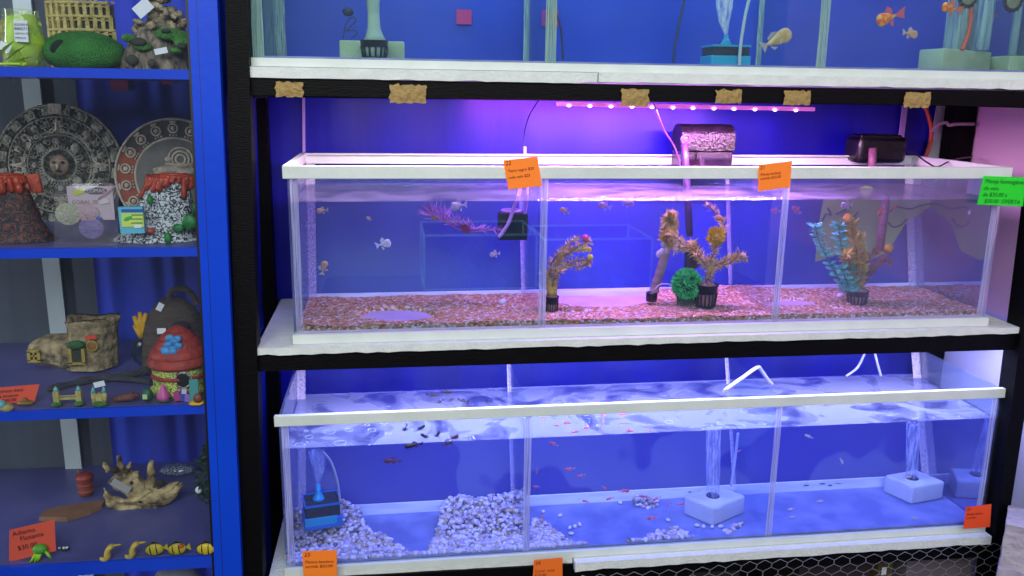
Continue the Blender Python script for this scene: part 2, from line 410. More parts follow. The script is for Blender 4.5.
# ------------------------------------------------------------------ tanks
pane = glass('tank_glass', '#f8fcfa', .02, .5, 5., dirt=.015, hazec='#9fb0c8')
pane_clear = glass('clear_glass', '#f4f9ff', .012, .5, 5., dirt=.015, hazec='#b0bce0')
pane_mid = glass('middle_tank_glass', '#f6fbff', .075, .5, 5., dirt=.02, hazec='#8fa0d8')
pane_side = glass('side_glass', '#e6f0fa', .12, .65, 2.2, dirt=.10, hazec='#aeb6e0')
pane_mirror = glass('inner_reflecting_glass', '#dfeaf5', .0, .5, 1.2, dirt=.05, hazec='#c0a8c8', mirror=.58)
sil = milky('milky_silicone', '#e8d8ee', .40, streak=(900, 900, 9))
sil_up = milky('green_silicone', '#a8c4b4', .55, streak=(900, 900, 9))
def tank(name, label, xl, xr, D, Db, zb, zt, zw, divs, rimz, bandz, panelm, panec, silm, full_rim, bw=1.):
    t = thing(name, label, 'fish tank', ((xl+xr)/2, D/2, zb))
    th = .005
    MB(panec).box(((xl+xr)/2, th/2, (zb+zt)/2), (xr-xl, th, zt-zb)).build('front_pane', t)
    m = MB(pane_side).use(pane_side); m.box((xl+th/2, D/2+.003, (zb+zt)/2), (th, D-.008, zt-zb)); m.build('side_pane', t)
    m = MB(pane_side)
    m.hexa([(xr-th, .006, zw), (xr, .006, zw), (xr, D, zw), (xr-th, D, zw)], [(xr-th, .006, zt), (xr, .006, zt), (xr, D, zt), (xr-th, D, zt)])
    m.use(pane_mirror).hexa([(xr-th, .006, zb), (xr, .006, zb), (xr, Db, zb), (xr-th, Db, zb)], [(xr-th, .006, zw), (xr, .006, zw), (xr, D, zw), (xr-th, D, zw)])
    m.build('side_pane', t)
    MB(panec).box(((xl+xr)/2, D+.002, (zw+zt)/2), (xr-xl, .004, zt-zw)).build('back_pane', t)
    # the coloured back seen through the water
    rows = [[(xl+(xr-xl)*i/60, Db+(D-Db)*j/12, zb+(zw-zb)*j/12) for i in range(61)] for j in range(13)]
    m = MB(panelm); m.grid(rows, True); m.build('back_panel', t)
    for X in divs:
        m = MB(panec); m.hexa([(X-.0025, .006, zb), (X+.0025, .006, zb), (X+.0025, Db-.002, zb), (X-.0025, Db-.002, zb)], [(X-.0025, .006, zt-.002), (X+.0025, .006, zt-.002), (X+.0025, D, zt-.002), (X-.0025, D, zt-.002)])
        m.build('divider', t)
    def bead(x, w, y0, y1):      # y0 bottom, y1 top
        w *= bw; m = MB(silm); m.hexa([(x-w, y0, zb), (x+w, y0, zb), (x+w*.6, y0+.004, zb), (x-w*.6, y0+.004, zb)], [(x-w, y1, zt-.001), (x+w, y1, zt-.001), (x+w*.6, y1+.004, zt-.001), (x-w*.6, y1+.004, zt-.001)]); m.build('silicone_bead', t)
    for X in divs: bead(X, .0072, .0062, .0062); bead(X, .0045, Db-.012, D-.008)
    bead(xl+.011, .007, .0062, .0062); bead(xr-.011, .007, .0062, .0062); bead(xl+.014, .009, Db-.012, D-.008); bead(xr-.014, .011, Db-.014, D-.010)
    if rimz:
        z0, z1 = rimz; m = MB(white_pl)
        m.box(((xl+xr)/2, -.001, (z0+z1)/2), (xr-xl+.014, .012, z1-z0), bev=.0012)
        if full_rim:
            m.box(((xl+xr)/2, D, (z0+z1)/2), (xr-xl+.014, .012, z1-z0), bev=.0012)
            for x in (xl-.001, xr+.001): m.box((x, D/2, (z0+z1)/2), (.012, D-.012, z1-z0))
            m.box(((xl+xr)/2, D-.004, z1-.0015), (xr-xl+.01, .02, .003))
        m.build('rim', t)
    z0, z1 = bandz; m = MB(white_pl)
    m.box(((xl+xr)/2, -.001, (z0+z1)/2), (xr-xl+.004, .012, z1-z0)); m.box(((xl+xr)/2, D-.02, (z0+z1)/2-.0005), (xr-xl, .04, z1-z0-.001))
    for x in (xl+.004, xr-.004): m.box((x, D/2, (z0+z1)/2-.0005), (.012, D-.05, z1-z0-.001))
    m.build('base_trim', t); return t
backU = mat('upper_back_blue', '#1c46bc', .4, c2='#1536a0', spec=.2, scale=3., thr=(.3, .7))
backM = mat('middle_back_blue', '#27349a', .4, c2='#1d2478', scale=4., thr=(.3, .7))
backL = mat('lower_back_blue', '#50549c', .5, c2='#2a2a94', scale=4.2, thr=(.49, .51), detail=2.)
Z3, Z2, Z1 = 1.5175, 1.016, .5305
W3, W2, W1 = 1.83, 1.265, .7835
D3, D2, D1 = .31, .3233, .31
B2, B1 = .25, .2
X31, X32 = at(551, 62, 0).x, at(822, 67, 0).x
X21, X22 = at(542.5, 310, 0).x, at(780, 280, 0).x
X11, X12 = at(527.5, 490, 0).x, at(775, 475, 0).x
XL2, XR2, XL1, XR1, XL3, XR3 = .010, 1.437, -.027, 1.505, -.040, 1.52
T3 = tank('aquarium', 'top fish tank with goldfish and green sponge filters, cut off by the photo edge', XL3, XR3, D3, D3-.005, Z3, 1.90, W3, [X31, X32], (1.88, 1.90), (zU1+.001, Z3), backU, pane, sil_up, True, 1.4)
T2 = tank('aquarium', 'middle fish tank with white top rim, orange gravel floor and plastic plants', XL2, XR2, D2, B2, Z2, 1.312, W2, [X21, X22], (1.308, 1.331), (.9985, Z2), backM, pane_mid, sil, True)
T1 = tank('aquarium', 'bottom fish tank lit blue-white with bare floor and heaps of pale pebbles', XL1, XR1, D1, B1, Z1, .852, W1, [X11, X12], (.8345, .8555), (.5165, Z1), backL, pane_clear, sil, False)
floor_pink = mat('pale_tank_floor', '#d8b8d8', .6, c2='#c8a8cc', scale=20.)
floor_blue = mat('bluish_tank_floor', '#6c74b0', .45, c2='#8890c4', scale=14., thr=(.4, .62), bump=.1)
MB(floor_pink).box(((XL2+XR2)/2, B2/2+.003, Z2+.002), (XR2-XL2-.012, B2-.008, .004)).build('bottom_pane', T2)
MB(floor_blue).box(((XL1+XR1)/2, B1/2+.003, Z1+.002), (XR1-XL1-.012, B1-.008, .004)).build('bottom_pane', T1)
MB(floor_blue).box(((XL3+XR3)/2, D3/2, Z3+.002), (XR3-XL3-.012, D3-.016, .004)).build('bottom_pane', T3)
strip = mat('white_strip', '#fafaff', .5, c2='#d8dcf4', scale=9., stretch=(1, 1, 8))
MB(strip).box(((XL1+XR1)/2, B1-.004, Z1+.016), (XR1-XL1-.014, .006, .024)).build('rear_trim', T1)
MB(strip).box(((XL2+XR2)/2, B2-.004, Z2+.010), (XR2-XL2-.014, .006, .018)).build('rear_trim', T2)
# dark scuffs on the lower rear trim
for px in (806, 822, 830, 838, 690, 700):
    p = at(px, 487-(px-806)*.02, B1-.0072); MB(mat('dark_scuff', '#20204a', .7)).box((p.x, p.y, Z1+.018+R.uniform(-.003, .003)), (R.uniform(.006, .016), .0006, R.uniform(.001, .003))).build('scuff_mark', T1)

# ------------------------------------------------------------------ water
bodyM = glass('water_body', '#e0ecff', .0, .15, 5.)
bodyU = glass('water_body_top', '#eef6f6', .0, .15, 5., dirt=.05, hazec='#88a0b8', dscale=3.5)
bodyL = glass('water_body_low', '#e8ecff', .0, .12, 5., dirt=.06, hazec='#9a9ee0', dscale=4.)
surfM = watersurf('middle_surface', '#b0a0e0', milky=.22, milkc='#9d90c8', base=.1, gain=.9, power=2.5, bstr=.5, bscale=40., stretch=(1, 3.5, 1))
surfL = watersurf('lower_surface', '#b8c0f4', milky=.34, milkc='#b0b4e0', base=.03, gain=.8, power=3., bstr=.8, bscale=44., mthr=(.36, .52), mscale=9.)  # milky patches stand for the lit floor glimpsed through the surface
surfU = watersurf('upper_surface', '#c0d0ff', milky=.1)
def water(zb, zw, xl, xr, D, Db, surf, body, label):
    e = .007; m = MB(body); v = lambda x, y, z: (x, y, z)
    for q in ([v(xl+e, e, zb), v(xr-e, e, zb), v(xr-e, e, zw), v(xl+e, e, zw)], [v(xl+e, e, zb), v(xl+e, e, zw), v(xl+e, D-e, zw), v(xl+e, Db-e, zb)], [v(xr-e, e, zb), v(xr-e, Db-e, zb), v(xr-e, D-e, zw), v(xr-e, e, zw)]): m.poly(q)
    m.use(surf).poly([v(xl+e, e, zw), v(xr-e, e, zw), v(xr-e, D-e, zw), v(xl+e, D-e, zw)])
    o = m.build('tank_water', loc=((xl+xr)/2, D/2, zb), fix=False); tag(o, label, 'water', kind='stuff'); return o
water(Z3+.004, W3, XL3, XR3, D3, D3-.005, surfU, bodyU, 'hazy blue water filling the top tank')
water(Z2+.004, W2, XL2, XR2, D2, B2, surfM, bodyM, 'clear water in the middle tank with rippled purple surface')
water(Z1+.004, W1, XL1, XR1, D1, B1, surfL, bodyL, 'bright blue water in the bottom tank with rippled white surface')

# ------------------------------------------------------------------ blue vinyl sheets behind the tanks
def vinyl(name, c, c2):
    if name in MATS: return MATS[name]
    m = mat(name, c, .38, c2=c2, scale=2.2, bump=.25, bscale=5., stretch=(3, 1, .6), spec=.5); return m
vin = vinyl('blue_vinyl', '#1414a8', '#120c88')
vinu = vinyl('upper_vinyl', '#3450a8', '#28409a')
def sheet(x0, x1, z0, z1, Y, label, m_=None, skew=0.):
    rows = [[(x0+(x1-x0)*i/80+skew*(j/20-.5)*(i/80), Y+.004*noise.noise(Vector((x0+(x1-x0)*i/80*7, j*.12, z0)))+.0015*math.sin(i*.9+j*.1), z0+(z1-z0)*j/20) for i in range(81)] for j in range(21)]
    m = MB(m_ or vin); m.grid(rows, True); return tag(m.build('vinyl_sheet', loc=((x0+x1)/2, Y, z0)), label, 'backing sheet')
xr_ = at(929, 130, .395).x
sheet(-.13, xr_, .99, 1.452, .395, 'royal blue vinyl sheet glowing violet behind the middle tank', skew=.03)
sheet(-.13, at(922, 360, .395).x, .50, .956, .395, 'royal blue vinyl sheet hanging behind the bottom tank')
sheet(-.13, 1.59, 1.50, 1.98, .395, 'hazy blue vinyl sheet hanging behind the top tank', vinu)
batten = mat('pale_batten', '#c0a8e0', .5)
def strip_on(pts, wpx, Y, label):
    P = [at(x, y, Y) for x, y in pts]; w_ = wpx*k(P[0])/2; m = MB(batten)
    m.hexa([P[1]+Vector((-w_, 0, 0)), P[1]+Vector((w_, 0, 0)), P[1]+Vector((w_, .004, 0)), P[1]+Vector((-w_, .004, 0))], [P[0]+Vector((-w_, 0, 0)), P[0]+Vector((w_, 0, 0)), P[0]+Vector((w_, .004, 0)), P[0]+Vector((-w_, .004, 0))])
    tag(m.build('batten', loc=P[1]), label, 'batten')
strip_on([(303.5, 95), (304, 158)], 2.6, .385, 'thin pale batten up the blue sheet above the left end of the middle tank')
strip_on([(906, 100), (899, 160)], 5.5, .385, 'pale batten up the blue sheet beside the right-hand black filter')
torn = mat('torn_white_card', '#d8d4dc', .7, c2='#c6c0c8', scale=8.)
pts = [(938, 100), (958, 100), (948, 128), (943, 158), (926, 158), (932, 135)]
m = MB(torn); P = [at(x, y, .376) for x, y in pts]; m.prism([((p-P[0]).x, (p-P[0]).z) for p in P], P[0], (1, 0, 0), (0, 0, 1), .003)
tag(m.build('torn_card', loc=P[4]), 'torn white card strip between the orange hose and black rear post', 'card')

# ------------------------------------------------------------------ lamps of the stand
led_case = mat('led_case', '#e6a0e0', .3, emit='#ff60e0', es=.35)
led_dot = mat('led_dot', '#ffffff', .3, emit='#ffb8f0', es=9.)
pl, pr_ = at(557, 103.8, .10), at(813, 109.2, .10)
lb = thing('led_bar', 'slim pink glowing LED bar under the top shelf above the middle tank', 'lamp', (pl+pr_)/2)
ax = (pr_-pl).normalized(); cen = (pl+pr_)/2
rot = Matrix((ax, Vector((0, 1, 0)), ax.cross(Vector((0, 1, 0))))).transposed()
MB(led_case).box(cen, ((pr_-pl).length, .02, .008), rot=rot, bev=.0015).build('housing', lb)
for px in (569, 590, 611, 632, 652, 673, 693, 714, 734, 755, 775, 796):
    p = at(px, 103.8+(px-557)*5.4/256+1.6, .088); MB(led_dot).ball(p, (.0042, .003, .0026), 8, 6).build('diode', lb)
area('led_bar_lamp', cen+Vector((0, 0, -.008)), .53, .02, 15., (1., .48, .92), cen+Vector((0, 0, -1)))
area('led_bar_lamp_back', cen+Vector((-.1, .05, -.012)), .55, .02, 2.6, (.8, .14, 1.), cen+Vector((-.1, 1, -.35)))
wl = thing('led_strip', 'short warm white LED strip tucked behind the top rail over the left compartment', 'lamp', (.26, .034, 1.458))
MB(led_case).box((.26, .034, 1.4595), (.42, .018, .006), bev=.001).build('housing', wl)
area('warm_led_lamp', (.26, .034, 1.4555), .42, .016, 2.6, (1., .82, .80), (.26, .12, .0))
lowled = thing('led_strip', 'bluish white LED strip under the middle shelf over the bottom tank', 'lamp', (.74, .10, .95))
lc = mat('low_led_case', '#d8d8ff', .3, emit='#b0b8ff', es=1.)
MB(lc).box((.79, .10, .953), (1.52, .022, .008), bev=.001).build('housing', lowled)
area('low_led_lamp', (.79, .10, .947), 1.5, .03, 9.5, (.60, .62, 1.), (.79, .12, 0))
area('top_tank_lamp', (.74, .12, 1.97), 1.4, .12, 5., (.85, .97, 1.), (.74, .15, 0))

# ------------------------------------------------------------------ glass tanks on the opposite side of the aisle, seen only as reflections
edge_m = mat('teal_glass_edge', '#a8d8d4', .3, emit='#78c0bc', es=.35); ghost = glass('teal_pane', '#9cc4cc', .05, .4, 4., dirt=.4, hazec='#5c98b0')  # edges glow faintly so that their mirror image shows
def far_tank(label, x0, x1_, y0, y1, Y, dep):
    a, b = at(x0, y0, Y), at(x1_, y1, Y); xl, xr, zt, zb = a.x, b.x, a.z, b.z
    t = thing('glass_tank', label, 'fish tank', ((xl+xr)/2, -Y-dep/2, zb)); yf, yb = -Y, -Y-dep
    for q in (((xl, xr), (yf,)), ((xl, xr), (yb,))):
        MB(ghost).box(((xl+xr)/2, q[1][0], (zt+zb)/2), (xr-xl-.01, .004, zt-zb-.01)).build('pane', t)
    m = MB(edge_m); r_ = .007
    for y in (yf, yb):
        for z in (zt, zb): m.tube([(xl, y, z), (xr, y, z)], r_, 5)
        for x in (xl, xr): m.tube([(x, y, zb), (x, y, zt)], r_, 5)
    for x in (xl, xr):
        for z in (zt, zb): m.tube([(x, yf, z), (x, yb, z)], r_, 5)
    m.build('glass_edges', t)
    return zb
zb = far_tank('empty glass tank across the aisle mirrored in the middle tank, left of divider', 424, 536, 236, 288, 3.0, .5)
zb2 = far_tank('empty glass tank across the aisle mirrored in the middle tank, right of divider', 545, 650, 240, 290, 3.0, .5)
zb = min(zb, zb2)-.002
tb = thing('table', 'low dark table across the aisle under the mirrored glass tanks', 'table', (1.1, -3.25, 0))
MB(mat('dark_table', '#141a3c', .6)).box((1.1, -3.25, zb-.03), (2.6, .6, .04)).build('table_top', tb)
for x in (-.15, 2.35):
    for y in (-3.5, -3.0): MB(mat('dark_table', '#141a3c')).box((x, y, (zb-.05)/2), (.05, .05, zb-.05)).build('leg', tb)
# ------------------------------------------------------------------ blue display cabinet on the left
blue = mat('blue_lacquer', '#0c44d0', .4, spec=.2, c2='#0a3ec4', scale=5., bump=.04, bscale=60.)
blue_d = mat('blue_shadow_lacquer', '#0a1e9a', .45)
shelf_top = mat('slate_shelf_top', '#5c5c90', .35, c2='#4c4c84', scale=7.)
gasket = mat('black_gasket', '#08090d', .5)
cab_back = mat('cabinet_blue_cloth', '#2846d0', .75, c2='#18269c', scale=3., stretch=(5, 1, .4), thr=(.3, .7), bump=.4, bscale=2.)
cab_grey = mat('cabinet_grey_back', '#4a525e', .7, c2='#3a414c', scale=3., stretch=(6, 1, .3), thr=(.3, .7))  # grey tone stands for the outside mirrored in the door glass
pale_strip = mat('pale_light_strip', '#c4ccc8', .6, c2='#aab4b4', scale=4.)
cab_glass = glass('cabinet_glass', '#f6f9fc', .015, .4, 5., dirt=.012, hazec='#a8b4cc', dscale=2.2)
YF, YB = -.05, .40
CXL = -1.0
cab = thing('display_cabinet', 'tall blue framed glass cabinet of aquarium ornaments on the left', 'cabinet', (-.5, .17, 0))
def stX(xa, xb, z): return xa+(xb-xa)*(z-1.606)/(.55-1.606)
m = MB(blue); q = []
for z in (0., 2.1): q.append([(stX(-.129, -.153, z), YF, z), (stX(-.083, -.103, z), YF, z), (stX(-.083, -.103, z), YF+.02, z), (stX(-.129, -.153, z), YF+.02, z)])
m.hexa(q[0], q[1]); m.build('stile', cab)
m = MB(gasket); q = []
for z in (0., 2.1): q.append([(stX(-.1335, -.1575, z), YF+.002, z), (stX(-.129, -.153, z), YF+.002, z), (stX(-.129, -.153, z), YF+.012, z), (stX(-.1335, -.1575, z), YF+.012, z)])
m.hexa(q[0], q[1]); m.build('gasket', cab)
m = MB(gasket); q = []
for z in (0., 2.1): q.append([(stX(-.1165, -.1385, z), YF-.0004, z), (stX(-.1157, -.1377, z), YF-.0004, z), (stX(-.1157, -.1377, z), YF, z), (stX(-.1165, -.1385, z), YF, z)])
m.hexa(q[0], q[1]); m.build('joint_line', cab)
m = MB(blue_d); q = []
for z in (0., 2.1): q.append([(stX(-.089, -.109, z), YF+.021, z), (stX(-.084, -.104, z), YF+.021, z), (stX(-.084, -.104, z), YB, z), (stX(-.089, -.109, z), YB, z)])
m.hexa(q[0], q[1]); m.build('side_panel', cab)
SH = []
for (yt, yb) in ((68.9, 78.0), (248.9, 257.4), (409.3, 417.6), (563.0, 574.0)):
    zt, zb = at(100, yt, YF+.006).z, at(100, yb, YF+.006).z; SH.append(zt)
    x1 = stX(-.095, -.115, zt)
    s_ = MB(shelf_top).box(((CXL+x1)/2, (YF+YB)/2+.01, (zt+zb)/2), (x1-CXL, YB-YF-.02, zt-zb)).build('shelf', cab)
    MB(blue).box(((CXL+x1)/2, YF+.010, (zt+zb)/2+.0004), (x1-CXL, .008, zt-zb+.0014)).build('edge_strip', s_)
S1, S2, S3, S4 = SH
area('cabinet_fill_light', (-.93, .0, 1.1), .06, 1.9, 7., (.95, 1., 1.), (-.2, .25, 1.1))  # unseen lamp added to brighten the cabinet ornaments
MB(mat('fill_tube', '#f0f4f4', .3, emit='#ffffff', es=1.5)).cyl((-.95, -.02, .15), (-.95, -.02, 2.05), .012).build('fill_tube', cab)  # glowing tube added out of view to go with the fill lamp
rows = [[(-.47+.385*i/70, YB+.006+.006*math.sin(i*.55+1.3*math.sin(i*.21)), z) for i in range(71)] for z in (0, .5, 1., 1.5, 2.1)]
MB(cab_back).grid(rows, True).build('cloth_backing', cab)
MB(cab_grey).box(((CXL-.47)/2, YB+.012, 1.05), (CXL*-1-.47, .01, 2.1)).build('back_panel', cab)
p0, p1 = at(24, 100, .39), at(42, 100, .39)
MB(pale_strip).box(((p0.x+p1.x)/2, .391, 1.05), (p1.x-p0.x, .006, 2.1)).build('pale_strip', cab)
MB(mat('cabinet_top_board', '#20306a', .6)).box((-.54, .17, 2.11), (.92, .45, .02)).build('top_board', cab)
MB(blue).box((-.54, .17, .02), (.92, .44, .04)).build('plinth', cab)
MB(blue).box((CXL+.02, YF+.01, 1.05), (.04, .02, 2.1)).build('stile', cab)
x1 = -.131
g = MB(cab_glass); g.hexa([(CXL+.04, YF+.004, .05), (stX(-.1335, -.1575, .05), YF+.004, .05), (stX(-.1335, -.1575, .05), YF+.0055, .05), (CXL+.04, YF+.0055, .05)], [(CXL+.04, YF+.004, 2.09), (stX(-.1335, -.1575, 2.09), YF+.004, 2.09), (stX(-.1335, -.1575, 2.09), YF+.0055, 2.09), (CXL+.04, YF+.0055, 2.09)])
g.build('glass_door', cab)

def base(px, py, S, off=.0008):
    p = atz(px, py, S); p.z = S+off; return p
FR = Vector((1, 0, 0)); 
def tagbox(m_, c, s, rot, name, parent):
    return MB(m_).box(c, s, rot=rot).build(name, parent)
tagw = mat('white_price_tag', '#dfe2e4', .6)
def lean(ax='X', deg=0.): return Matrix.Rotation(math.radians(deg), 3, ax)

# ---- top shelf: ruined arcade ornament
tan = mat('tan_resin', '#b8a860', .6, c2='#8c7c40', scale=60., bump=.5, bscale=120.)
dark_in = mat('dark_recess', '#2a2c26', .8, c2='#3c3c30', scale=40.)
bp = Vector((at(82, 40, .20).x, .20, S1+.001)); kk = k(bp)
ar = thing('arcade_ruin', 'tan ornament of a ruined round arena with tiers of arches on the top shelf', 'aquarium ornament', bp)
Rr = .12; cxr = bp.x+.012; cyr = bp.y+Rr-.01
def ap(a, r=0., z=0.): return Vector((cxr+(Rr+r)*math.sin(a), cyr-(Rr+r)*math.cos(a), bp.z+z))
tiers = [(i*.021, i*.021+.021) for i in range(5)]
topz = at(82, 3, .20).z-bp.z
sc_ = topz/.105
m = MB(dark_in); rows = []
for i in range(29):
    a = -.62+1.06*i/28; rows.append([ap(a, -.004, 0), ap(a, -.004, topz*.98)])
m.grid(rows, True); m.build('inner_wall', ar)
for ti, (z0, z1) in enumerate(tiers):
    z0 *= sc_; z1 *= sc_; a1 = .46-.03*ti
    m = MB(tan)
    nA = 9
    for i in range(nA+1):
        a = -.62+(a1+.62)*i/nA; c = ap(a, .002, (z0+z1)/2)
        m.box(c, (.007, .008, z1-z0), rot=rotz(a), jit=.0006)
        if i < nA:
            am = a+(a1+.62)/nA/2; w_ = (a1+.62)/nA*Rr/2-.003
            t_ = [ap(am, .002, 0)+rotz(am) @ Vector((w_*math.cos(b), 0, z1-.006-w_*.8+w_*.8*math.sin(b))) for b in [math.pi*j/6 for j in range(7)]]
            m.tube(t_, .0022, 5)
    m.build('arch_tier', ar)
    rows = []
    m = MB(tan)
    pts = [ap(-.64+(a1+.66)*i/26, .004, z1) for i in range(27)]
    m.tube(pts, .0035, 6); m.build('cornice', ar)
m = MB(tan)
for i in range(14): m.box(ap(-.6+i*.078, .0, topz+.002), (.006, .006, R.uniform(.002, .007)), rot=rotz(R.uniform(0, 1)), jit=.0015)
m.build('broken_crest', ar)
# small second ruin at the very left
bp = Vector((at(4, 40, .10).x, .10, S1+.001)); kk = k(bp)
ar2 = thing('ruined_gate', 'small tan ruined gateway ornament at the left end of the top shelf', 'aquarium ornament', bp)
h0 = at(4, 24, .10).z-bp.z
for dx in (-.022, 0., .016): MB(tan).box(bp+Vector((dx, 0, h0/2)), (.008, .010, h0), jit=.0012, bev=.001).build('pillar', ar2)
MB(tan).box(bp+Vector((-.003, 0, h0+.003)), (.058, .014, .007), jit=.001, bev=.001).build('lintel', ar2)
# ---- lime plant packet
lime = mat('lime_plastic', '#a6cc1c', .4, c2='#c4dd3a', scale=30., bump=.3)
packm = glass('clear_bag', '#f2f8e4', .05, .5, 3., dirt=.12, hazec='#d8e8a0', dscale=40.)
bp = at(26, 63, .04); bp.z = S1+.0008; kk = k(bp)
pk = thing('plant_packet', 'bag of lime green plastic plant with a white printed label', 'packaged plant', bp)
H = at(26, 13, .03).z-bp.z
m = MB(lime)
for i in range(90):
    a = R.uniform(0, 6.28); r_ = .024*math.sqrt(R.random()); z = R.uniform(.004, H*.92)
    m.leaf(bp+Vector((r_*math.cos(a), r_*math.sin(a)*.5, z)), (math.cos(a)*.5, math.sin(a)*.4-.1, R.uniform(-.6, 1)), .013, .007, R.uniform(0, 6))
m.build('foliage', pk)
m = MB(lime); m.tube([bp+Vector((-.006, 0, 0)), bp+Vector((.004, 0, H*.5)), bp+Vector((0, 0, H*.95))], [.024, .031, .024], 16); m.build('plant_core', pk)
rows = [[bp+Vector((r_*math.cos(b), r_*.98*math.sin(b), z)) for b in [6.283*j/20 for j in range(20)]] for z, r_ in ((0, .03), (.01, .034), (H*.5, .033), (H*.9, .028), (H, .027), (H+.006, .028))]
MB(packm).grid(rows, True, True).build('bag', pk)
c_ = at(21, 31, .003); ww, hh = 13*k(c_), 21*k(c_)
lab = MB(tagw).box(c_, (ww, .0008, hh), rot=lean('Y', 2)).build('paper_label', pk)
ink = mat('dark_ink', '#20242c', .7)
for i, (t_, s_) in enumerate((('ADORNO', .0055), ('8403716', .007), ('HECHO EN', .0045), ('MEXICO', .0045))):
    writing(t_, c_+Vector((-ww*.44, -.001, hh*.24-i*hh*.2)), FR, (0, 0, 1), s_, ink, lab, 'printing', 0.)
# lime leaves lower left
bp = at(8, 66, -.01); bp.z = S1+.0008
lf = thing('plastic_plant', 'lime green leaves sprawling over the top shelf edge at far left', 'plastic plant', bp)
m = MB(lime)
for (x, y, dx, dz, L) in ((2, 58, .5, .6, 28), (6, 66, 1., .2, 30), (0, 64, .8, -.5, 24), (12, 60, .9, .9, 26), (20, 62, 1., .5, 22), (2, 66, .3, -1., 18), (24, 50, .4, -1, 20)):
    p = at(x-6, y, -.012); m.leaf(p, (dx, -.1, dz), L*k(p), 8*k(p), 0., .15)
m.build('leaves', lf)
MB(lime).tube([bp+Vector((-.02, .0, .004)), bp+Vector((.0, 0, .006)), bp+Vector((.03, .0, .006))], .0022, 6).build('stem', lf)
c_ = at(5, 47, .0); MB(tagw).box(c_, (.018, .001, .014), rot=lean('Y', 25)).build('paper_tag', lf)
# ---- green moss hide
moss = mat('green_flock', '#2c7a20', .95, c2='#43943a', scale=25., bump=1., bscale=320.)
P_c = Vector((at(83, 50, .07).x, .07, S1)); kk = k(P_c)
eg = thing('moss_hide', 'round green flocked hide with a dark side hole on the top shelf', 'aquarium ornament', Vector((P_c.x, .07, S1)))
hz = (at(83, 31, .07).z-S1)
m = MB(moss); m.ball(P_c+Vector((0, 0, hz*.46)), (39*kk, .055, hz*.54), 40, 24, nz=.035, ns=5.)
for v in m.bm.verts: v.co.z = max(v.co.z, S1+.0006)
m.build('dome', eg)
c_ = at(56, 46, .019); MB(mat('dark_hole', '#0c1410', .9)).ball(c_+Vector((0, .004, 0)), (8*kk, .006, 4.6*kk), 16, 8, rot=lean('Y', -42)).build('hole', eg)
# ---- rock cave with moss and skull-like stones
rockm = mat('brown_resin_rock', '#40382f', .85, c2='#988a74', scale=70., bump=1., bscale=90., thr=(.35, .7), stretch=(1.6, 1.6, .5))
palerock = mat('pale_resin_rock', '#c0b08c', .85, c2='#6c5e48', scale=70., bump=.8, bscale=120.)
mossl = mat('bright_moss', '#4f8f34', .9, c2='#356a26', scale=40., bump=.8, bscale=200.)
bp = Vector((at(158, 60, .09).x, .09, S1)); kk = k(bp)
rc = thing('rock_cave', 'brown rocky cave ornament with mossy ledges and a pale stone peak', 'aquarium ornament', bp)
m = MB(rockm)
rows = []
n = 34
for z_, hw, cxo in ((0, 36, 0), (.010, 36, 0), (.025, 34, 0), (.045, 30, 3), (.060, 25, 5), (.075, 20, 6), (.09, 16, 8), (.112, 10, 8)):
    row = []
    for j in range(n):
        a = 6.283*j/n; f = 1+.18*noise.noise(Vector((math.cos(a)*2, math.sin(a)*2, z_*40)))
        row.append(bp+Vector((cxo*kk+hw*kk*f*math.cos(a), .06*hw/36*f*math.sin(a), z_)))
    rows.append(row)
m.grid(rows, True, True); m._face([v for v in m.bm.verts][-n:], True); m.displace(.003, 60.); 
m.build('rock_body', rc)
m = MB(palerock)
for i in range(46):
    t_ = R.random(); zz = .066+t_*.07; ww_ = (30-22*t_)*kk
    p = bp+Vector((8*kk+R.uniform(-ww_, ww_), -.03+R.uniform(-.012, .02), zz))
    m.ball(p, (R.uniform(.006, .011), R.uniform(.005, .009), R.uniform(.004, .008)), 8, 6, rot=lean('Y', R.uniform(-40, 40)), nz=.3, ns=2., seed=i)
m.build('pale_stones', rc)
for (x, y, rx, rz_) in ((168, 34, 12, 6), (182, 40, 9, 9), (143, 47, 9, 4), (177, 51, 6, 3), (129, 38, 7, 4)):
    p = at(x, y, .034); MB(mossl).ball(p, (rx*kk, .012, rz_*kk), 14, 8, nz=.2, ns=3., seed=x).build('moss_ledge', rc)
for (x, y, rx, rz_) in ((139, 42, 7, 4), (166, 31, 5, 2), (182, 46, 5, 3), (132, 60, 6, 5), (152, 63, 4, 4)):
    p = at(x, y, .022); MB(dark_in).ball(p, (rx*kk, .006, rz_*kk), 12, 7).build('cave_hole', rc)
for (x, y, s_, a) in ((161, 51, 12, -12), (143, 8, 17, -40)):
    p = at(x, y, .016 if y > 20 else .04); MB(tagw).box(p, (s_*kk, .0008, s_*.45*kk if y > 20 else s_*.7*kk), rot=lean('Y', a)).build('price_tag', rc)
# magenta sticker reflections, built as flat cards at the back
mg = mat('sticker_reflection_magenta', '#8c1c5c', .7)
p = at(119.5, 84, .392); tag(MB(mg).box(p, (17*k(p), .001, 13*k(p))).build('sticker_reflection', loc=p), 'dark magenta sticker reflection built flat on the blue cloth under the top shelf', 'card')
p = at(167, 82, .392); tag(MB(mg).box(p, (11*k(p), .001, 4*k(p))).build('sticker_reflection', loc=p), 'small dark red reflection built flat, high behind the second plaque', 'card')

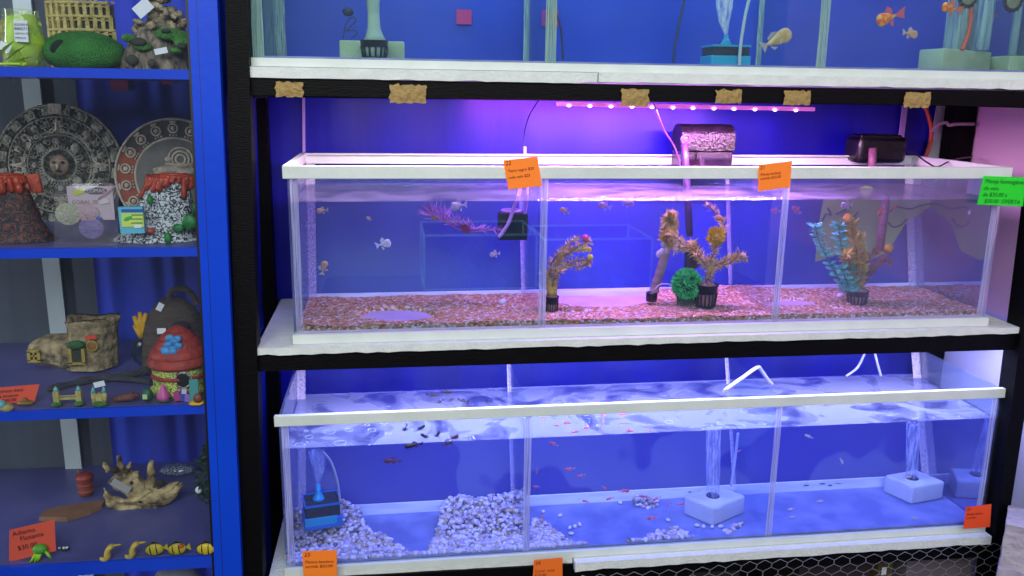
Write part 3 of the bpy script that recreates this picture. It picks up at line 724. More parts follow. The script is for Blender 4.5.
# ---- second shelf: carved discs
stone = mat('carved_stone', '#a8a290', .75, c2='#6e6a5e', scale=60., bump=1., bscale=160.)
stone_d = mat('carved_stone_groove', '#2c2b28', .9, c2='#6c685a', scale=110., bump=1., bscale=160., thr=(.45, .7))  # shade in the carved grooves put into a darker stone colour
stone_r = mat('rust_stone', '#8a4a36', .8, c2='#6a3a2c', scale=20., bump=.5, bscale=100.)
stone_p = mat('pale_carving', '#c0b29c', .7, c2='#988a78', scale=50., bump=.5, bscale=120.)
def disc_frame(cpx, cpy, Y, tilt):
    c = at(cpx, cpy, Y); u = Vector((1, 0, 0)); v = Vector((0, math.sin(tilt), math.cos(tilt))); nrm = u.cross(v); return c, u, v, nrm*1.
cA, u, v, nn = disc_frame(60, 165, .30, .10); RA = 60*k(cA)
rb = Vector((cA.x, cA.y, S2))
sun = thing('carved_disc', 'large grey carved stone calendar disc with a face at its centre', 'plaque', rb)
def dp(c, u, v, nn, r, a, h=0.): return c+u*(r*math.sin(a))+v*(r*math.cos(a))+nn*h
MB(stone_d).lathe(cA-nn*.014, [(RA*.98, 0), (RA, .003), (RA, .012), (RA*.985, .014)], 72, axis=nn).build('disc_slab', sun)
m = MB(stone)
for rr, tr in ((.985, .0028), (.79, .0018), (.56, .0028), (.50, .0016), (.27, .003)):
    m.torus(cA+nn*.001, RA*rr, tr, 64, 6, axis=nn, sq=.8)
m.build('ring_bands', sun)
m = MB(stone)
for i in range(20):
    a = 6.283*(i+.5)/20; R0_ = Matrix((u*math.cos(a)-v*math.sin(a), u*math.sin(a)+v*math.cos(a), nn)).transposed()
    m.box(dp(cA, u, v, nn, RA*.885, a, .0015), (RA*.17, RA*.13, .005), rot=R0_, bev=.0012)
    m.box(dp(cA, u, v, nn, RA*.885, a, .004), (RA*.08, RA*.06, .004), rot=R0_, bev=.001)
for i in range(20):
    a = 6.283*i/20+.08; R0_ = Matrix((u*math.cos(a)-v*math.sin(a), u*math.sin(a)+v*math.cos(a), nn)).transposed()
    m.box(dp(cA, u, v, nn, RA*.68, a, .001), (RA*.10, RA*.11, .004), rot=R0_ @ lean('Z', R.uniform(-14, 14)), bev=.0012)
    m.ball(dp(cA, u, v, nn, RA*.68, a, .0035), RA*.028, 8, 6)
for i in range(24):
    a = 6.283*i/24; R0_ = Matrix((u*math.cos(a)-v*math.sin(a), u*math.sin(a)+v*math.cos(a), nn)).transposed()
    m.box(dp(cA, u, v, nn, RA*.53, a, .001), (RA*.07, RA*.02, .003), rot=R0_)
for i in range(60):
    a = 6.283*i/60; m.ball(dp(cA, u, v, nn, RA*.755, a, .001), RA*.020, 6, 5)
    if i % 2: m.ball(dp(cA, u, v, nn, RA*.60, a, .001), RA*.024, 6, 5)
for i in range(40):
    a = 6.283*i/40; R0_ = Matrix((u*math.cos(a)-v*math.sin(a), u*math.sin(a)+v*math.cos(a), nn)).transposed()
    m.box(dp(cA, u, v, nn, RA*.30, a, .001), (RA*.025, RA*.05, .003), rot=R0_); m.box(dp(cA, u, v, nn, RA*.945, a+.04, .003), (RA*.05, RA*.022, .003), rot=R0_)
for i in range(70):
    a = R.uniform(0, 6.283); r_ = R.choice((.40, .43, .46, .66, .70, .36)); m.torus(dp(cA, u, v, nn, RA*r_, a, .001), RA*R.uniform(.02, .04), .0012, 8, 4, axis=nn)
for i in range(4):
    a = 6.283*(i+.5)/4; m.ball(dp(cA, u, v, nn, RA*.385, a, .002), (RA*.085, .004, RA*.085), 12, 8, nz=.3)
    a = 6.283*i/4; m.ball(dp(cA, u, v, nn, RA*.385, a, .002), (RA*.05, .004, RA*.05), 12, 8, nz=.3)
m.use(stone_p)
for i in range(8):
    a = 6.283*i/8; r0_, r1_ = RA*.56, RA*(.80 if i % 2 == 0 else .74); hw = .10 if i % 2 == 0 else .09
    m.poly([dp(cA, u, v, nn, r0_, a-hw, .002), dp(cA, u, v, nn, r1_, a, .002), dp(cA, u, v, nn, r0_*1.02, a, .007)]); m.poly([dp(cA, u, v, nn, r0_, a+hw, .002), dp(cA, u, v, nn, r0_*1.02, a, .007), dp(cA, u, v, nn, r1_, a, .002)])
    for s_ in (-1, 1): m.torus(dp(cA, u, v, nn, RA*.565, a+s_*.15, .002), RA*.03, .0014, 12, 5, axis=nn)
R0_ = Matrix((u, v, nn)).transposed(); m.box(dp(cA, u, v, nn, RA*.92, 0, .005), (RA*.22, RA*.17, .006), rot=R0_, bev=.002)
m.build('carved_relief', sun)
fc = MB(mat('terracotta_face', '#9c8470', .7, c2='#6e5a4a', scale=60., bump=.6)).ball(cA+nn*.002, (RA*.155, .008, RA*.175), 20, 12, nz=.06, ns=5.).build('centre_face', sun)
m = MB(stone_d)
for s_ in (-1, 1): m.ball(cA+nn*.011+u*RA*.07*s_+v*RA*.04, (RA*.035, .003, RA*.02), 8, 6)
m.ball(cA+nn*.011-v*RA*.10, (RA*.06, .003, RA*.02), 10, 6); m.build('eyes_and_mouth', fc)
MB(stone_p).ball(cA+nn*.013-v*RA*.02, (RA*.03, .005, RA*.05), 8, 6).build('nose', fc)

cB, u, v, nn = disc_frame(176, 177, .27, .08); RB = 58*k(cB)
pq = thing('carved_disc', 'smaller carved disc with glyph ring and reclining figure, half hidden by volcano', 'plaque', Vector((cB.x, cB.y, S2)))
slabm, nt_s, out_s = newmat('reflection_tinted_slab')
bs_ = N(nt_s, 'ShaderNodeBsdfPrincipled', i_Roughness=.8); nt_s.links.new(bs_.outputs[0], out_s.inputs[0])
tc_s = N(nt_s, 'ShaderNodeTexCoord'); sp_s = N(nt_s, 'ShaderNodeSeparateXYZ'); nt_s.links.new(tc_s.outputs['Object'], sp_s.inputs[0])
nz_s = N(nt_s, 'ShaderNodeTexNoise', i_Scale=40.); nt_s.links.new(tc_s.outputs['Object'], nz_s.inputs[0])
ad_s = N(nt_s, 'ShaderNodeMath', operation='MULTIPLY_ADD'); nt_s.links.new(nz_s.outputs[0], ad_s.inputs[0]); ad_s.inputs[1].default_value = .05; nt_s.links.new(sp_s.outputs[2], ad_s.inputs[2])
nt_s.links.new(ramp(nt_s, ad_s.outputs[0], [(.0, '#7c3c2a'), (.155, '#8c4630'), (.175, '#3a3834'), (1., '#34332f')]), bs_.inputs['Base Color'])  # reddish lower part paints a reflection in the cabinet glass onto the slab
def rightclip(mm, x): 
    g_ = bmesh.ops.bisect_plane(mm.bm, geom=mm.bm.verts[:]+mm.bm.edges[:]+mm.bm.faces[:], plane_co=(x, 0, 0), plane_no=(1, 0, 0), clear_outer=True)
xcl = -.112
def bc(mm, nm): rightclip(mm, xcl); return mm.build(nm, pq)
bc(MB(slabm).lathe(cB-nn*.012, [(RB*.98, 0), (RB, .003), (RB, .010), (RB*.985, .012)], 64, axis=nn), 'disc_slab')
bc(MB(mat('grey_inner_disc', '#6e6a62', .8, c2='#58544c', scale=20., bump=.3)).lathe(cB-nn*.011, [(RB*.66, 0), (RB*.66, .014)], 48, axis=nn), 'inner_disc')
m = MB(stone_p)
for rr, tr in ((.985, .0028), (.66, .003)): m.torus(cB+nn*.001, RB*rr, tr, 64, 6, axis=nn)
bc(m, 'ring_bands')
m = MB(stone_p)
for i in range(18):
    a = 6.283*i/18; R0_ = Matrix((u*math.cos(a)-v*math.sin(a), u*math.sin(a)+v*math.cos(a), nn)).transposed(); c_ = dp(cB, u, v, nn, RB*.825, a, .0015)
    m.torus(c_, RB*.075, .0022, 14, 5, axis=nn); m.ball(c_, (RB*.045, .003, RB*.045), 8, 6, nz=.3, seed=i)
    for j in (-1, 0, 1): m.ball(c_+R0_ @ Vector((j*RB*.05, -RB*.115, 0)), RB*.02, 6, 5)
    m.box(c_+R0_ @ Vector((0, RB*.11, 0)), (RB*.11, RB*.035, .003), rot=R0_, bev=.001)
bc(m, 'glyph_ring')
m = MB(stone_p)
q = lambda a, b, h=.004: cB+u*RB*a+v*RB*b+nn*h
m.tube([q(-.35, .10), q(-.1, .14), q(.15, .08), q(.38, .12)], [.006, .010, .011, .007], 8)
m.ball(q(-.30, .02), (.008, .006, .011), 10, 7); m.tube([q(-.25, .06), q(-.2, -.06), q(-.02, -.08)], .004, 7)
for r_ in (.20, .14, .08): m.torus(q(.10, .30, .004), RB*r_, .0026, 16, 6, axis=nn, sq=.8)
m.ball(q(-.1, .30), (.008, .005, .006), 10, 7); m.tube([q(-.15, .22), q(.1, .2), q(.3, .22)], .0035, 6); m.tube([q(.0, -.05), q(.2, -.1), q(.36, -.02)], .005, 7)
bc(m, 'carved_figure')

# volcanoes
lava = mat('orange_lava', '#b8401e', .4, c2='#8a2a14', scale=40., bump=.3)
vb = veins('black_white_veins', '#15161a', '#c4c8ca', 110.)
vdark = veins('dark_brown_rock', '#171214', '#84402c', 70., .46, .78)
greenp = mat('green_paint', '#1e8a34', .5, c2='#0f4a20', scale=80.)
def volcano(nm, label, px0, px1, ptop0, ptop1, ytop, ybase, Y, rockmat, seed, clipx=None):
    xL, xR = at(px0, ybase, Y).x, at(px1, ybase, Y).x; tL, tR = at(ptop0, ytop, Y).x, at(ptop1, ytop, Y).x; zt = at((px0+px1)/2, ytop, Y).z
    c = Vector(((xL+xR)/2, Y, S2+.001)); rb_, rt_ = (xR-xL)/2, (tR-tL)/2; tc_ = Vector(((tL+tR)/2, Y, zt)); h = zt-c.z
    t = thing(nm, label, 'aquarium ornament', c)
    m = MB(rockmat); rows = []; n = 40
    for i in range(17):
        f = i/16; rr = rb_+(rt_-rb_)*(f**.62); cc = c.lerp(tc_, f)
        rows.append([cc+Vector((rr*(1+.10*noise.noise(Vector((math.cos(a)*3, math.sin(a)*3, f*5+seed))))*math.cos(a), .55*rr*math.sin(a)*(1 if rr > .03 else 1.2), 0)) for a in [6.283*j/n for j in range(n)]])
    m.grid(rows, True, True); m._face(m.bm.verts[-n:], True); m.displace(.0015, 120., seed)
    if clipx: rightclip(m, clipx)
    m.build('rock_cone', t)
    m = MB(lava); rows = []; m_ = m
    m.torus(tc_+Vector((0, 0, -.001)), rt_*.92, .006, 24, 8, sq=.8)
    for v_ in m.bm.verts: v_.co.y = Y+(v_.co.y-Y)*.62
    for i in range(13):
        a = -math.pi+math.pi*(i+R.uniform(-.3, .3))/12; L = R.uniform(.10, .34)*(1.5 if i % 4 == 1 else .8); w0 = R.uniform(.8, 1.5)
        pts = []
        for j in range(6):
            f = 1-L*j/5; rr = (rb_+(rt_-rb_)*(f**.62))+.002; cc = c.lerp(tc_, f); pts.append(cc+Vector((rr*math.cos(a), .58*rr*math.sin(a)-.001, 0)))
        m.tube(pts, [w0*v_ for v_ in (.005, .0058, .0052, .0046, .0052, .0026)], 8)
    m.displace(.0016, 140., seed)
    if clipx: rightclip(m, clipx)
    m.build('lava_flow', t)
    return t, c, rb_, h
t, c, rb_, h = volcano('volcano_ornament', 'black and white volcano ornament with orange lava beside the cabinet frame', 112, 204, 152, 190, 176, 246, .045, vb, 3., -.118)
for (x, y, rx, rz_) in ((190, 222, 7, 8), (178, 228, 6, 4), (168, 238, 3.5, 6), (150, 200, 3, 5), (195, 208, 3, 6)):
    p = at(x, y, .004); p.x = min(p.x, -.128); MB(greenp).ball(p, (rx*k(p), .006, rz_*k(p)), 12, 8, nz=.4, ns=3., seed=x).build('green_patch', t)
p = at(150, 231, -.002); MB(lava).ball(p, (5*k(p), .005, 3*k(p)), 10, 7, nz=.3).build('lava_spot', t)
volcano('volcano_ornament', 'dark red-brown volcano ornament at the left end of the second shelf', -22, 58, -14, 22, 176, 246, .05, vdark, 8.)
p = at(30, 183, .12); o = MB(mat('orange_lava_crust', '#c0461e', .6, c2='#8e2e14', scale=50., bump=.6)).box(p, (20*k(p), .01, 18*k(p)), jit=.004, bev=.002).build('lava_rock', loc=Vector((p.x, p.y, S2)))
tag(o, 'orange lava lump ornament between the grey disc and dark volcano', 'aquarium ornament')
# packet of silk anemones
bagm = glass('clear_packet', '#f4eef0', .06, .5, 3., dirt=.10, hazec='#d8ccd0', dscale=30.)
Yp = -.008
P4 = [at(x, y, Yp) for x, y in ((54, 246), (118, 246), (119, 183), (55, 184))]
pk = thing('ornament_packet', 'clear packet of round silk anemones with a printed white card', 'packaged ornament', Vector(((P4[0].x+P4[1].x)/2, Yp, S2)))
rows = [[P4[0].lerp(P4[1], i/10).lerp(P4[3].lerp(P4[2], i/10), j/6)+Vector((0, -.006*math.sin(math.pi*i/10)*math.sin(math.pi*j/6)**.5-.001, 0)) for i in range(11)] for j in range(7)]
MB(bagm).grid(rows, True).build('clear_bag', pk)
c_ = at(90, 198, Yp+.004); kk = k(c_)
cardw = MB(mat('pinkish_white_card', '#d4c4c8', .7)).box(at(91, 203, Yp+.004), (43*kk, .0008, 34*kk)).build('printed_card', pk)
ov = MB(mat('grey_oval', '#3c4048', .6)).ball(at(96, 191, Yp+.003), (11*kk, .0006, 3.6*kk), 20, 6).build('oval_logo', cardw)
writing('LOMAS', at(96, 192.5, Yp+.001), FR, (0, 0, 1), 5.4*kk, tagw, cardw, 'printing', 0., align='CENTER')
writing('CORAL 35', at(72, 204, Yp+.003), FR, (0, 0, 1), 5.4*kk, mat('grey_ink', '#70646c', .7), cardw, 'printing', 0.)
p = at(79, 192, Yp+.002); MB(mat('yellow_sticker', '#c8e020', .6)).box(p, (11*kk, .0008, 4.6*kk), rot=lean('Y', -18)).build('price_sticker', cardw)
p = at(104, 201, Yp+.001); MB(mat('white_sticker', '#e4dcdc', .6)).box(p, (9*kk, .0008, 5.5*kk), rot=lean('Y', -8)).build('blank_sticker', cardw)
def pompom(px, py, rpx, cc, nm, seed):
    p = at(px, py, Yp-.001); kk = k(p); m = MB(mat(nm, cc[0], .8, c2=cc[1], scale=90., bump=.8, bscale=200.)); n = 40
    rows = []
    for i in range(7):
        f = i/6; rows.append([p+Vector((rpx*kk*f*(1+.04*(j % 2))*math.cos(6.283*j/n), -.003*(1-f*f)+.0016*(j % 2)*f, rpx*kk*.92*f*(1+.04*(j % 2))*math.sin(6.283*j/n))) for j in range(n)])
    m.grid(rows, True, True); return m
pompom(68, 214, 12, ('#c8ccb0', '#b8c498'), 'pale_green_silk', 1).build('silk_anemone', pk)
pompom(88, 213, 10, ('#d0b0b8', '#dcc4c4'), 'pink_silk', 2).build('silk_anemone', pk)
pompom(91, 228, 11.5, ('#9888c0', '#8478b4'), 'violet_silk', 3).build('silk_anemone', pk)
p = at(99, 218, Yp-.002); MB(mat('blue_bead', '#2860c8', .5)).ball(p, (3*kk, .002, 1.6*kk), 8, 6).build('blue_bead', pk)
m = MB(mat('pink_stick', '#c88c98', .5)); m.tube([at(98, 199, Yp-.003), at(115, 186, Yp-.003)], .0014, 6); m.build('pink_stick', pk)
# small colourful box
P0 = at(132.5, 233.5, -.018); kk = k(P0)
bx = thing('remedy_box', 'small light blue and yellow printed box standing before the volcano', 'box', P0)
MB(mat('turquoise_card', '#5cb4c8', .5)).box(P0+Vector((0, .006, 13.3*kk)), (23*kk, .012, 26.5*kk), rot=lean('Y', -1)).build('carton', bx)
MB(mat('yellow_print', '#d8dc50', .6, c2='#b8d86c', scale=60.)).box(at(132.5, 220, -.0195), (21*kk, .0008, 14*kk)).build('yellow_panel', bx)
lab = MB(mat('blue_print', '#2c50a0', .6)).box(at(132.5, 210.5, -.0195), (21*kk, .0008, 2.6*kk)).build('title_band', bx)
for y in (215, 219, 223): MB(mat('green_ink', '#3c7a38', .6)).box(at(137, y, -.0202), (11*kk, .0006, 1.*kk)).build('print_line', bx)
MB(mat('leaf_green_print', '#30b048', .6)).ball(at(128, 218.5, -.0202), (4.4*kk, .0006, 2*kk), 10, 6, rot=lean('Y', -25)).build('fish_picture', bx)
MB(tagw).box(at(138, 226.5, -.0202), (7*kk, .0006, 3*kk)).build('white_label', bx)

# ---- third shelf
logm = mat('log_bark', '#4c3e2a', .85, c2='#b09c74', scale=60., bump=1., bscale=70., thr=(.3, .7))
bp = base(78, 369, S3); kk = k(bp)
lg = thing('log_house', 'brown hollow log house ornament with little windows and a green door roof', 'aquarium ornament', bp)
def PY(px, py, dy=0.): return at(px, py, bp.y+dy)
m = MB(logm)
m.tube([PY(34, 352), PY(48, 350), PY(66, 350), PY(84, 352)], [13*kk, 17*kk, 20*kk, 20*kk], 22, flat=.9)
m.displace(.004, 50.); m.build('log_trunk', lg)
m = MB(logm); rows = []
for f, rr in ((0, 23), (.2, 22.5), (.5, 22), (.8, 22), (.94, 23.5), (1., 25), (.97, 20), (.9, 18)):
    cc = PY(92, 366).lerp(PY(92, 318), f); rows.append([cc+Vector((rr*kk*(1+.07*math.sin(5*a+1)+.04*math.sin(11*a))*math.cos(a), .8*rr*kk*(1+.07*math.sin(5*a+1))*math.sin(a), .004*math.sin(3*a) if f > .9 else 0)) for a in [6.283*j/30 for j in range(30)]])
m.grid(rows, True, True); m.displace(.002, 70.); m.build('stump', lg)
yel = mat('yellow_frame', '#a8903c', .6, c2='#8a7630', scale=40.)
def window(px, py, w_, h_, dy, nm, roof=False, cross=False):
    c_ = at(px, py, bp.y+dy); f = MB(yel)
    for s_ in (-1, 1): f.box(c_+Vector((s_*w_*kk/2, 0, 0)), (3*kk, .005, h_*kk))
    f.box(c_+Vector((0, 0, -h_*kk/2)), (w_*kk+3*kk, .005, 2.4*kk))
    if not roof: f.box(c_+Vector((0, 0, h_*kk/2)), (w_*kk+3*kk, .005, 2.4*kk))
    if cross: f.box(c_, (1.4*kk, .004, h_*kk)); f.box(c_, (w_*kk, .004, 1.4*kk))
    fo = f.build(nm, lg); MB(dark_in).box(c_+Vector((0, .002, 0)), (w_*kk, .002, h_*kk)).build('dark_opening', fo)
window(34, 356, 9, 10, -.035, 'window', cross=True); window(77, 356, 12, 15, -.046, 'doorway', True)
m = MB(mat('green_roof_leaf', '#2c5a2c', .8, c2='#1d421f', scale=60., bump=.6)); m.ball(at(76, 345, bp.y-.047), (9*kk, .008, 4.5*kk), 14, 8, nz=.2, ns=4.); m.build('door_roof', lg)
c_ = at(92, 346, bp.y-.046); m = MB(yel); m.torus(c_, 5*kk, .0016, 16, 6, axis=(0, -1, 0)); fo = m.build('round_window', lg)
MB(mat('amber_pane', '#8a5a20', .6)).ball(c_, (4.4*kk, .001, 4.4*kk), 12, 6).build('pane', fo)
p = at(91, 337.5, bp.y-.047); MB(mat('red_tag', '#d03c24', .6)).box(p, (10*kk, .0008, 3.6*kk)).build('price_tag', lg)
# coral on dark stone
bp = base(142, 364, S3); kk = k(bp)
cr = thing('coral_ornament', 'yellow branching coral on a dark glassy stone', 'aquarium ornament', bp)
m = MB(mat('dark_glass_stone', '#22283a', .15, c2='#3c4660', scale=30.)); m.ball(bp+Vector((0, 0, 14*kk)), (8.5*kk, .016, 14*kk), 9, 7, nz=.25, ns=2.); m.build('stone_base', cr)
m = MB(mat('yellow_coral', '#d8981c', .6, c2='#e0b430', scale=50.))
for (x, y) in ((134, 316), (140, 312), (146, 313), (150, 319), (134, 325), (143, 318)):
    m.tube([at(141, 338, bp.y), at((141+x)/2, (334+y)/2, bp.y-.003), at(x, y, bp.y)], [.005, .0065, .004], 8)
m.build('coral_branches', cr)
# gnome stump basket with handle
bark = mat('wood_bark_dome', '#54453c', .85, c2='#3f342e', scale=14., bump=.8, bscale=40., stretch=(1, 1, 4))
bp = base(186, 356, S3); bp.y = .19; kk = k(bp)
bk = thing('bark_dome', 'brown wooden dome ornament with a loop handle behind the red-roofed house', 'aquarium ornament', bp)
m = MB(bark); rows = []
for f in [i/12 for i in range(13)]:
    rr = 33*math.sqrt(max(0., 1-(f*.97)**2.4)); zz = S3+(at(182, 298, bp.y).z-S3)*f
    rows.append([Vector((bp.x+rr*kk*math.cos(a)*(1+.03*math.sin(7*a)), bp.y+.06*rr/36*math.sin(a), zz)) for a in [6.283*j/32 for j in range(32)]])
m.grid(rows, True, True); m._face(m.bm.verts[-32:], True); rightclip(m, -.118); m.displace(.001, 80.); m.build('dome', bk)
m = MB(bark); m.tube(smooth_path([at(170, 302, bp.y), at(170, 294, bp.y), at(176, 289, bp.y), at(186, 289.5, bp.y), at(193, 296, bp.y), at(197, 305, bp.y)]), .0065, 9); m.build('handle', bk)
MB(mat('dark_star_hole', '#161420', .9)).ball(at(181, 326, .138), (9*kk, .006, 5*kk), 9, 7).build('opening', bk)
for (x, y, a) in ((160, 307, -60), (161.5, 331, 0)):
    p = at(x, y, bp.y-.062 if y > 320 else bp.y-.03); MB(tagw).box(p, (8*kk, .0008, 5.5*kk), rot=lean('Y', a)).build('price_tag', bk)
# mushroom house
bp = base(180, 393, S3); bp.y = .045; kk = k(bp)
mh = thing('mushroom_house', 'red-roofed mushroom house ornament with a blue tile patch and dark doorway', 'aquarium ornament', bp)
redr = mat('red_roof', '#a8382a', .6, c2='#8a2a20', scale=40., bump=.4)
spk = veins('green_yellow_speckle', '#3a5a20', '#c8cc60', 130., .4, .55)
def HZ(py): return at(181, py, bp.y).z
m = MB(spk); m.lathe(Vector((bp.x, bp.y, 0)), [(27*kk, bp.z), (28*kk, bp.z+.01), (25*kk, HZ(382)), (25*kk, HZ(372)), (26*kk, HZ(364))], 30, fn=lambda a, h: 1+.04*math.sin(6*a)); rightclip(m, -.118); m.build('house_wall', mh)
m = MB(redr)
for i, (yb, yt, r0_, r1_) in enumerate(((362, 352, 30, 27), (354, 344, 27.5, 23), (346, 336, 23, 17), (338, 329, 17, 9), (331, 325, 9.5, 2))):
    m.lathe(Vector((bp.x, bp.y, 0)), [(r0_*kk, HZ(yb)), (r0_*kk*1.02, HZ(yb-2)), (r1_*kk, HZ(yt))], 30, fn=lambda a, h: 1+.02*math.sin(15*a))
rightclip(m, -.118); m.build('shingle_roof', mh)
m = MB(redr); m.torus(Vector((bp.x, bp.y, HZ(372))), 25.5*kk, .004, 28, 8); rightclip(m, -.118); m.build('red_band', mh)
m = MB(mat('blue_tiles', '#4a94cc', .5, c2='#3478b0', scale=80.));
for (x, y) in ((166, 352), (172, 349), (178, 346), (168, 345), (174, 342), (170, 338), (177, 339), (165, 350), (173, 352)): m.ball(at(x, y, bp.y-.045+(354-y)*.0006), (4.6*kk, .004, 3.6*kk), 10, 6)
m.build('blue_tile_patch', mh)
c_ = at(183, 380, bp.y-.048); d_ = MB(mat('door_dark', '#0e0e14', .9)).ball(c_, (6.5*kk, .004, 8.5*kk), 16, 10).build('doorway', mh)
m = MB(veins('white_pebble_trim', '#c8c0b0', '#604838', 150.)); m.torus(c_, 7.6*kk, .0028, 20, 6, axis=(0, -1, 0), a0=0, a1=6.283); m.build('stone_arch', d_)
# driftwood lying
m = MB(mat('grey_driftwood', '#45454a', .9, c2='#35353c', scale=20., bump=.8, bscale=60., stretch=(1, 6, 6)))
a0, a1, a2, a3 = base(48, 395, S3), base(90, 385, S3), base(125, 381, S3), base(158, 373, S3)
for a in (a0, a1, a2, a3): a.z += .010
m.tube(smooth_path([a0, a1, a2, a3]), [.004+.004*math.sin(i*.9)**2+.003*(i/18) for i in range(19)], 10)
a4 = base(152, 386, S3); a4.z += .007; m.tube(smooth_path([a1, a2+Vector((0, -.012, -.002)), a4]), .0055, 9)
tag(m.build('driftwood', loc=a1), 'grey driftwood branch lying behind the small ornaments', 'driftwood')
# tiny ornaments in the front row
cream = mat('cream_castle', '#b8aa68', .6, c2='#9c8e50', scale=80., bump=.3); teal = mat('teal_paint', '#6aa8a8', .5); gbush = mat('green_bush', '#2e5a2c', .9, c2='#4a7838', scale=80., bump=.8)
def mini(nm, label, px, py):
    b_ = base(px, py, S3); return thing(nm, label, 'mini ornament', b_, 'mini ornaments along the third shelf'), b_, k(b_)
t, b_, kk = mini('bridge_ornament', 'tiny cream drawbridge ornament with two teal-topped towers', 69, 406)
for s_ in (-1, 1):
    tw = MB(cream).box(b_+Vector((s_*10.5*kk, 0, 9*kk)), (5.5*kk, .010, 14*kk), bev=.0006).build('tower', t)
    MB(teal).lathe(b_+Vector((s_*10.5*kk, 0, 16*kk)), [(2.6*kk, 0), (2.2*kk, 2*kk), (.4*kk, 4.6*kk)], 10).build('cap', tw)
    MB(gbush).ball(b_+Vector((s_*10.5*kk, -.003, 2.4*kk)), (5.5*kk, .008, 2.8*kk), 10, 7, nz=.3).build('bush', t)
MB(cream).box(b_+Vector((0, 0, 8*kk)), (17*kk, .006, 2.6*kk)).build('deck', t)
MB(cream).box(b_+Vector((0, -.003, 11*kk)), (17*kk, .001, 1.2*kk)).build('rail', t)
t, b_, kk = mini('castle_ornament', 'tiny cream castle ornament with a white tag leaning on top', 101, 406)
MB(cream).box(b_+Vector((0, 0, 9*kk)), (11*kk, .012, 9*kk), bev=.0006).build('keep', t)
for s_ in (-1, 1):
    tw = MB(cream).cyl(b_+Vector((s_*5*kk, -.004, 4*kk)), b_+Vector((s_*5*kk, -.004, 15*kk)), 2.4*kk, n=10).build('tower', t)
    MB(teal).lathe(b_+Vector((s_*5*kk, -.004, 15*kk)), [(2.9*kk, 0), (.4*kk, 6*kk)], 10).build('cap', tw)
MB(gbush).ball(b_+Vector((0, -.004, 2.6*kk)), (8*kk, .010, 3.2*kk), 10, 7, nz=.3).build('bush', t)
MB(tagw).box(b_+Vector((2*kk, -.008, 24*kk)), (10.5*kk, .0008, 5.5*kk), rot=lean('Y', -12)).build('price_tag', t)
t, b_, kk = mini('wood_ornament', 'tiny red-brown twisted wood ornament beside the castle', 127, 403)
m = MB(mat('red_wood', '#74463a', .7, c2='#5a342c', scale=60., bump=.6)); m.tube([b_+Vector((-13*kk, 0, 3*kk)), b_+Vector((-5*kk, 0, 5*kk)), b_+Vector((3*kk, 0, 6*kk)), b_+Vector((12*kk, 0, 8*kk))], [2.*kk, 4.*kk, 4.5*kk, 2.4*kk], 8); m.displace(.0015, 150.); m.build('twisted_log', t)
m = MB(mat('red_wood', '#74463a')); m.tube([b_+Vector((2*kk, 0, 7*kk)), b_+Vector((7*kk, 0, 12*kk))], [2*kk, 1*kk], 6); m.build('knot', t)
t, b_, kk = mini('cave_ornament', 'tiny dark green round ornament with a pale label', 148, 402)
MB(mat('dark_green_resin', '#1f5a3c', .5, c2='#17442e', scale=60., bump=.4)).ball(b_+Vector((0, 0, 7*kk)), (5.6*kk, .010, 7*kk), 14, 9, nz=.1).build('body', t)
MB(mat('pale_green_label', '#b8d08c', .6)).box(b_+Vector((-1*kk, -.0098, 7*kk)), (4.4*kk, .001, 5*kk)).build('label', t)
t, b_, kk = mini('coral_cone', 'tiny pink cone ornament on a green base', 164, 402)
MB(gbush).ball(b_+Vector((0, 0, 2.*kk)), (6*kk, .011, 2.4*kk), 12, 7, nz=.2).build('base', t)
MB(mat('pink_resin', '#c85c94', .5)).lathe(b_+Vector((0, 0, 2*kk)), [(5.6*kk, 0), (6.4*kk, 4*kk), (4.2*kk, 8*kk), (2.4*kk, 12*kk), (1.*kk, 16*kk)], 14, fn=lambda a, h: 1+.12*math.sin(4*a)).build('cone', t)
t, b_, kk = mini('house_ornament', 'tiny purple and white jumbled house ornament before the doorway', 184, 401)
for (dx, dz, w_, h_, cc, nm) in ((-6, 5, 6, 9, '#b03c7c', 'pink_block'), (0, 6, 6, 12, '#4a4a9c', 'violet_block'), (5, 4, 6, 8, '#8870b8', 'lilac_block'), (2, 11, 5, 5, '#c8b8d0', 'white_block')):
    MB(mat(nm, cc, .5)).box(b_+Vector((dx*kk, -.003*(dx % 3), dz*kk)), (w_*kk, .008, h_*kk), rot=lean('Y', dx), bev=.0008).build('block', t)
t, b_, kk = mini('treasure_ornament', 'tiny teal board ornament with a brown chest on yellow sand', 198, 405)
MB(mat('yellow_sand', '#b8962c', .7)).ball(b_+Vector((-1*kk, 0, 2*kk)), (8*kk, .012, 2.6*kk), 12, 7, nz=.2).build('base', t)
MB(mat('teal_board', '#4a9490', .6)).box(b_+Vector((-3*kk, .004, 14*kk)), (8.5*kk, .004, 24*kk), bev=.0008).build('board', t)
MB(mat('brown_chest', '#6a3a30', .6)).ball(b_+Vector((1*kk, -.006, 8*kk)), (4.4*kk, .007, 5*kk), 12, 8, nz=.15).build('chest', t)
t, b_, kk = mini('shell_ornament', 'tiny teal topped shell ornament in front of the orange sign', 5, 411)
MB(cream).ball(b_+Vector((2*kk, 0, 3*kk)), (7*kk, .010, 4*kk), 12, 8, nz=.3).build('shell', t); MB(teal).ball(b_+Vector((-2*kk, -.002, 7*kk)), (4.5*kk, .008, 4.5*kk), 12, 8).build('cap', t)
t, b_, kk = mini('boat_ornament', 'tiny golden boat shaped ornament in front of the orange sign', 26, 406)
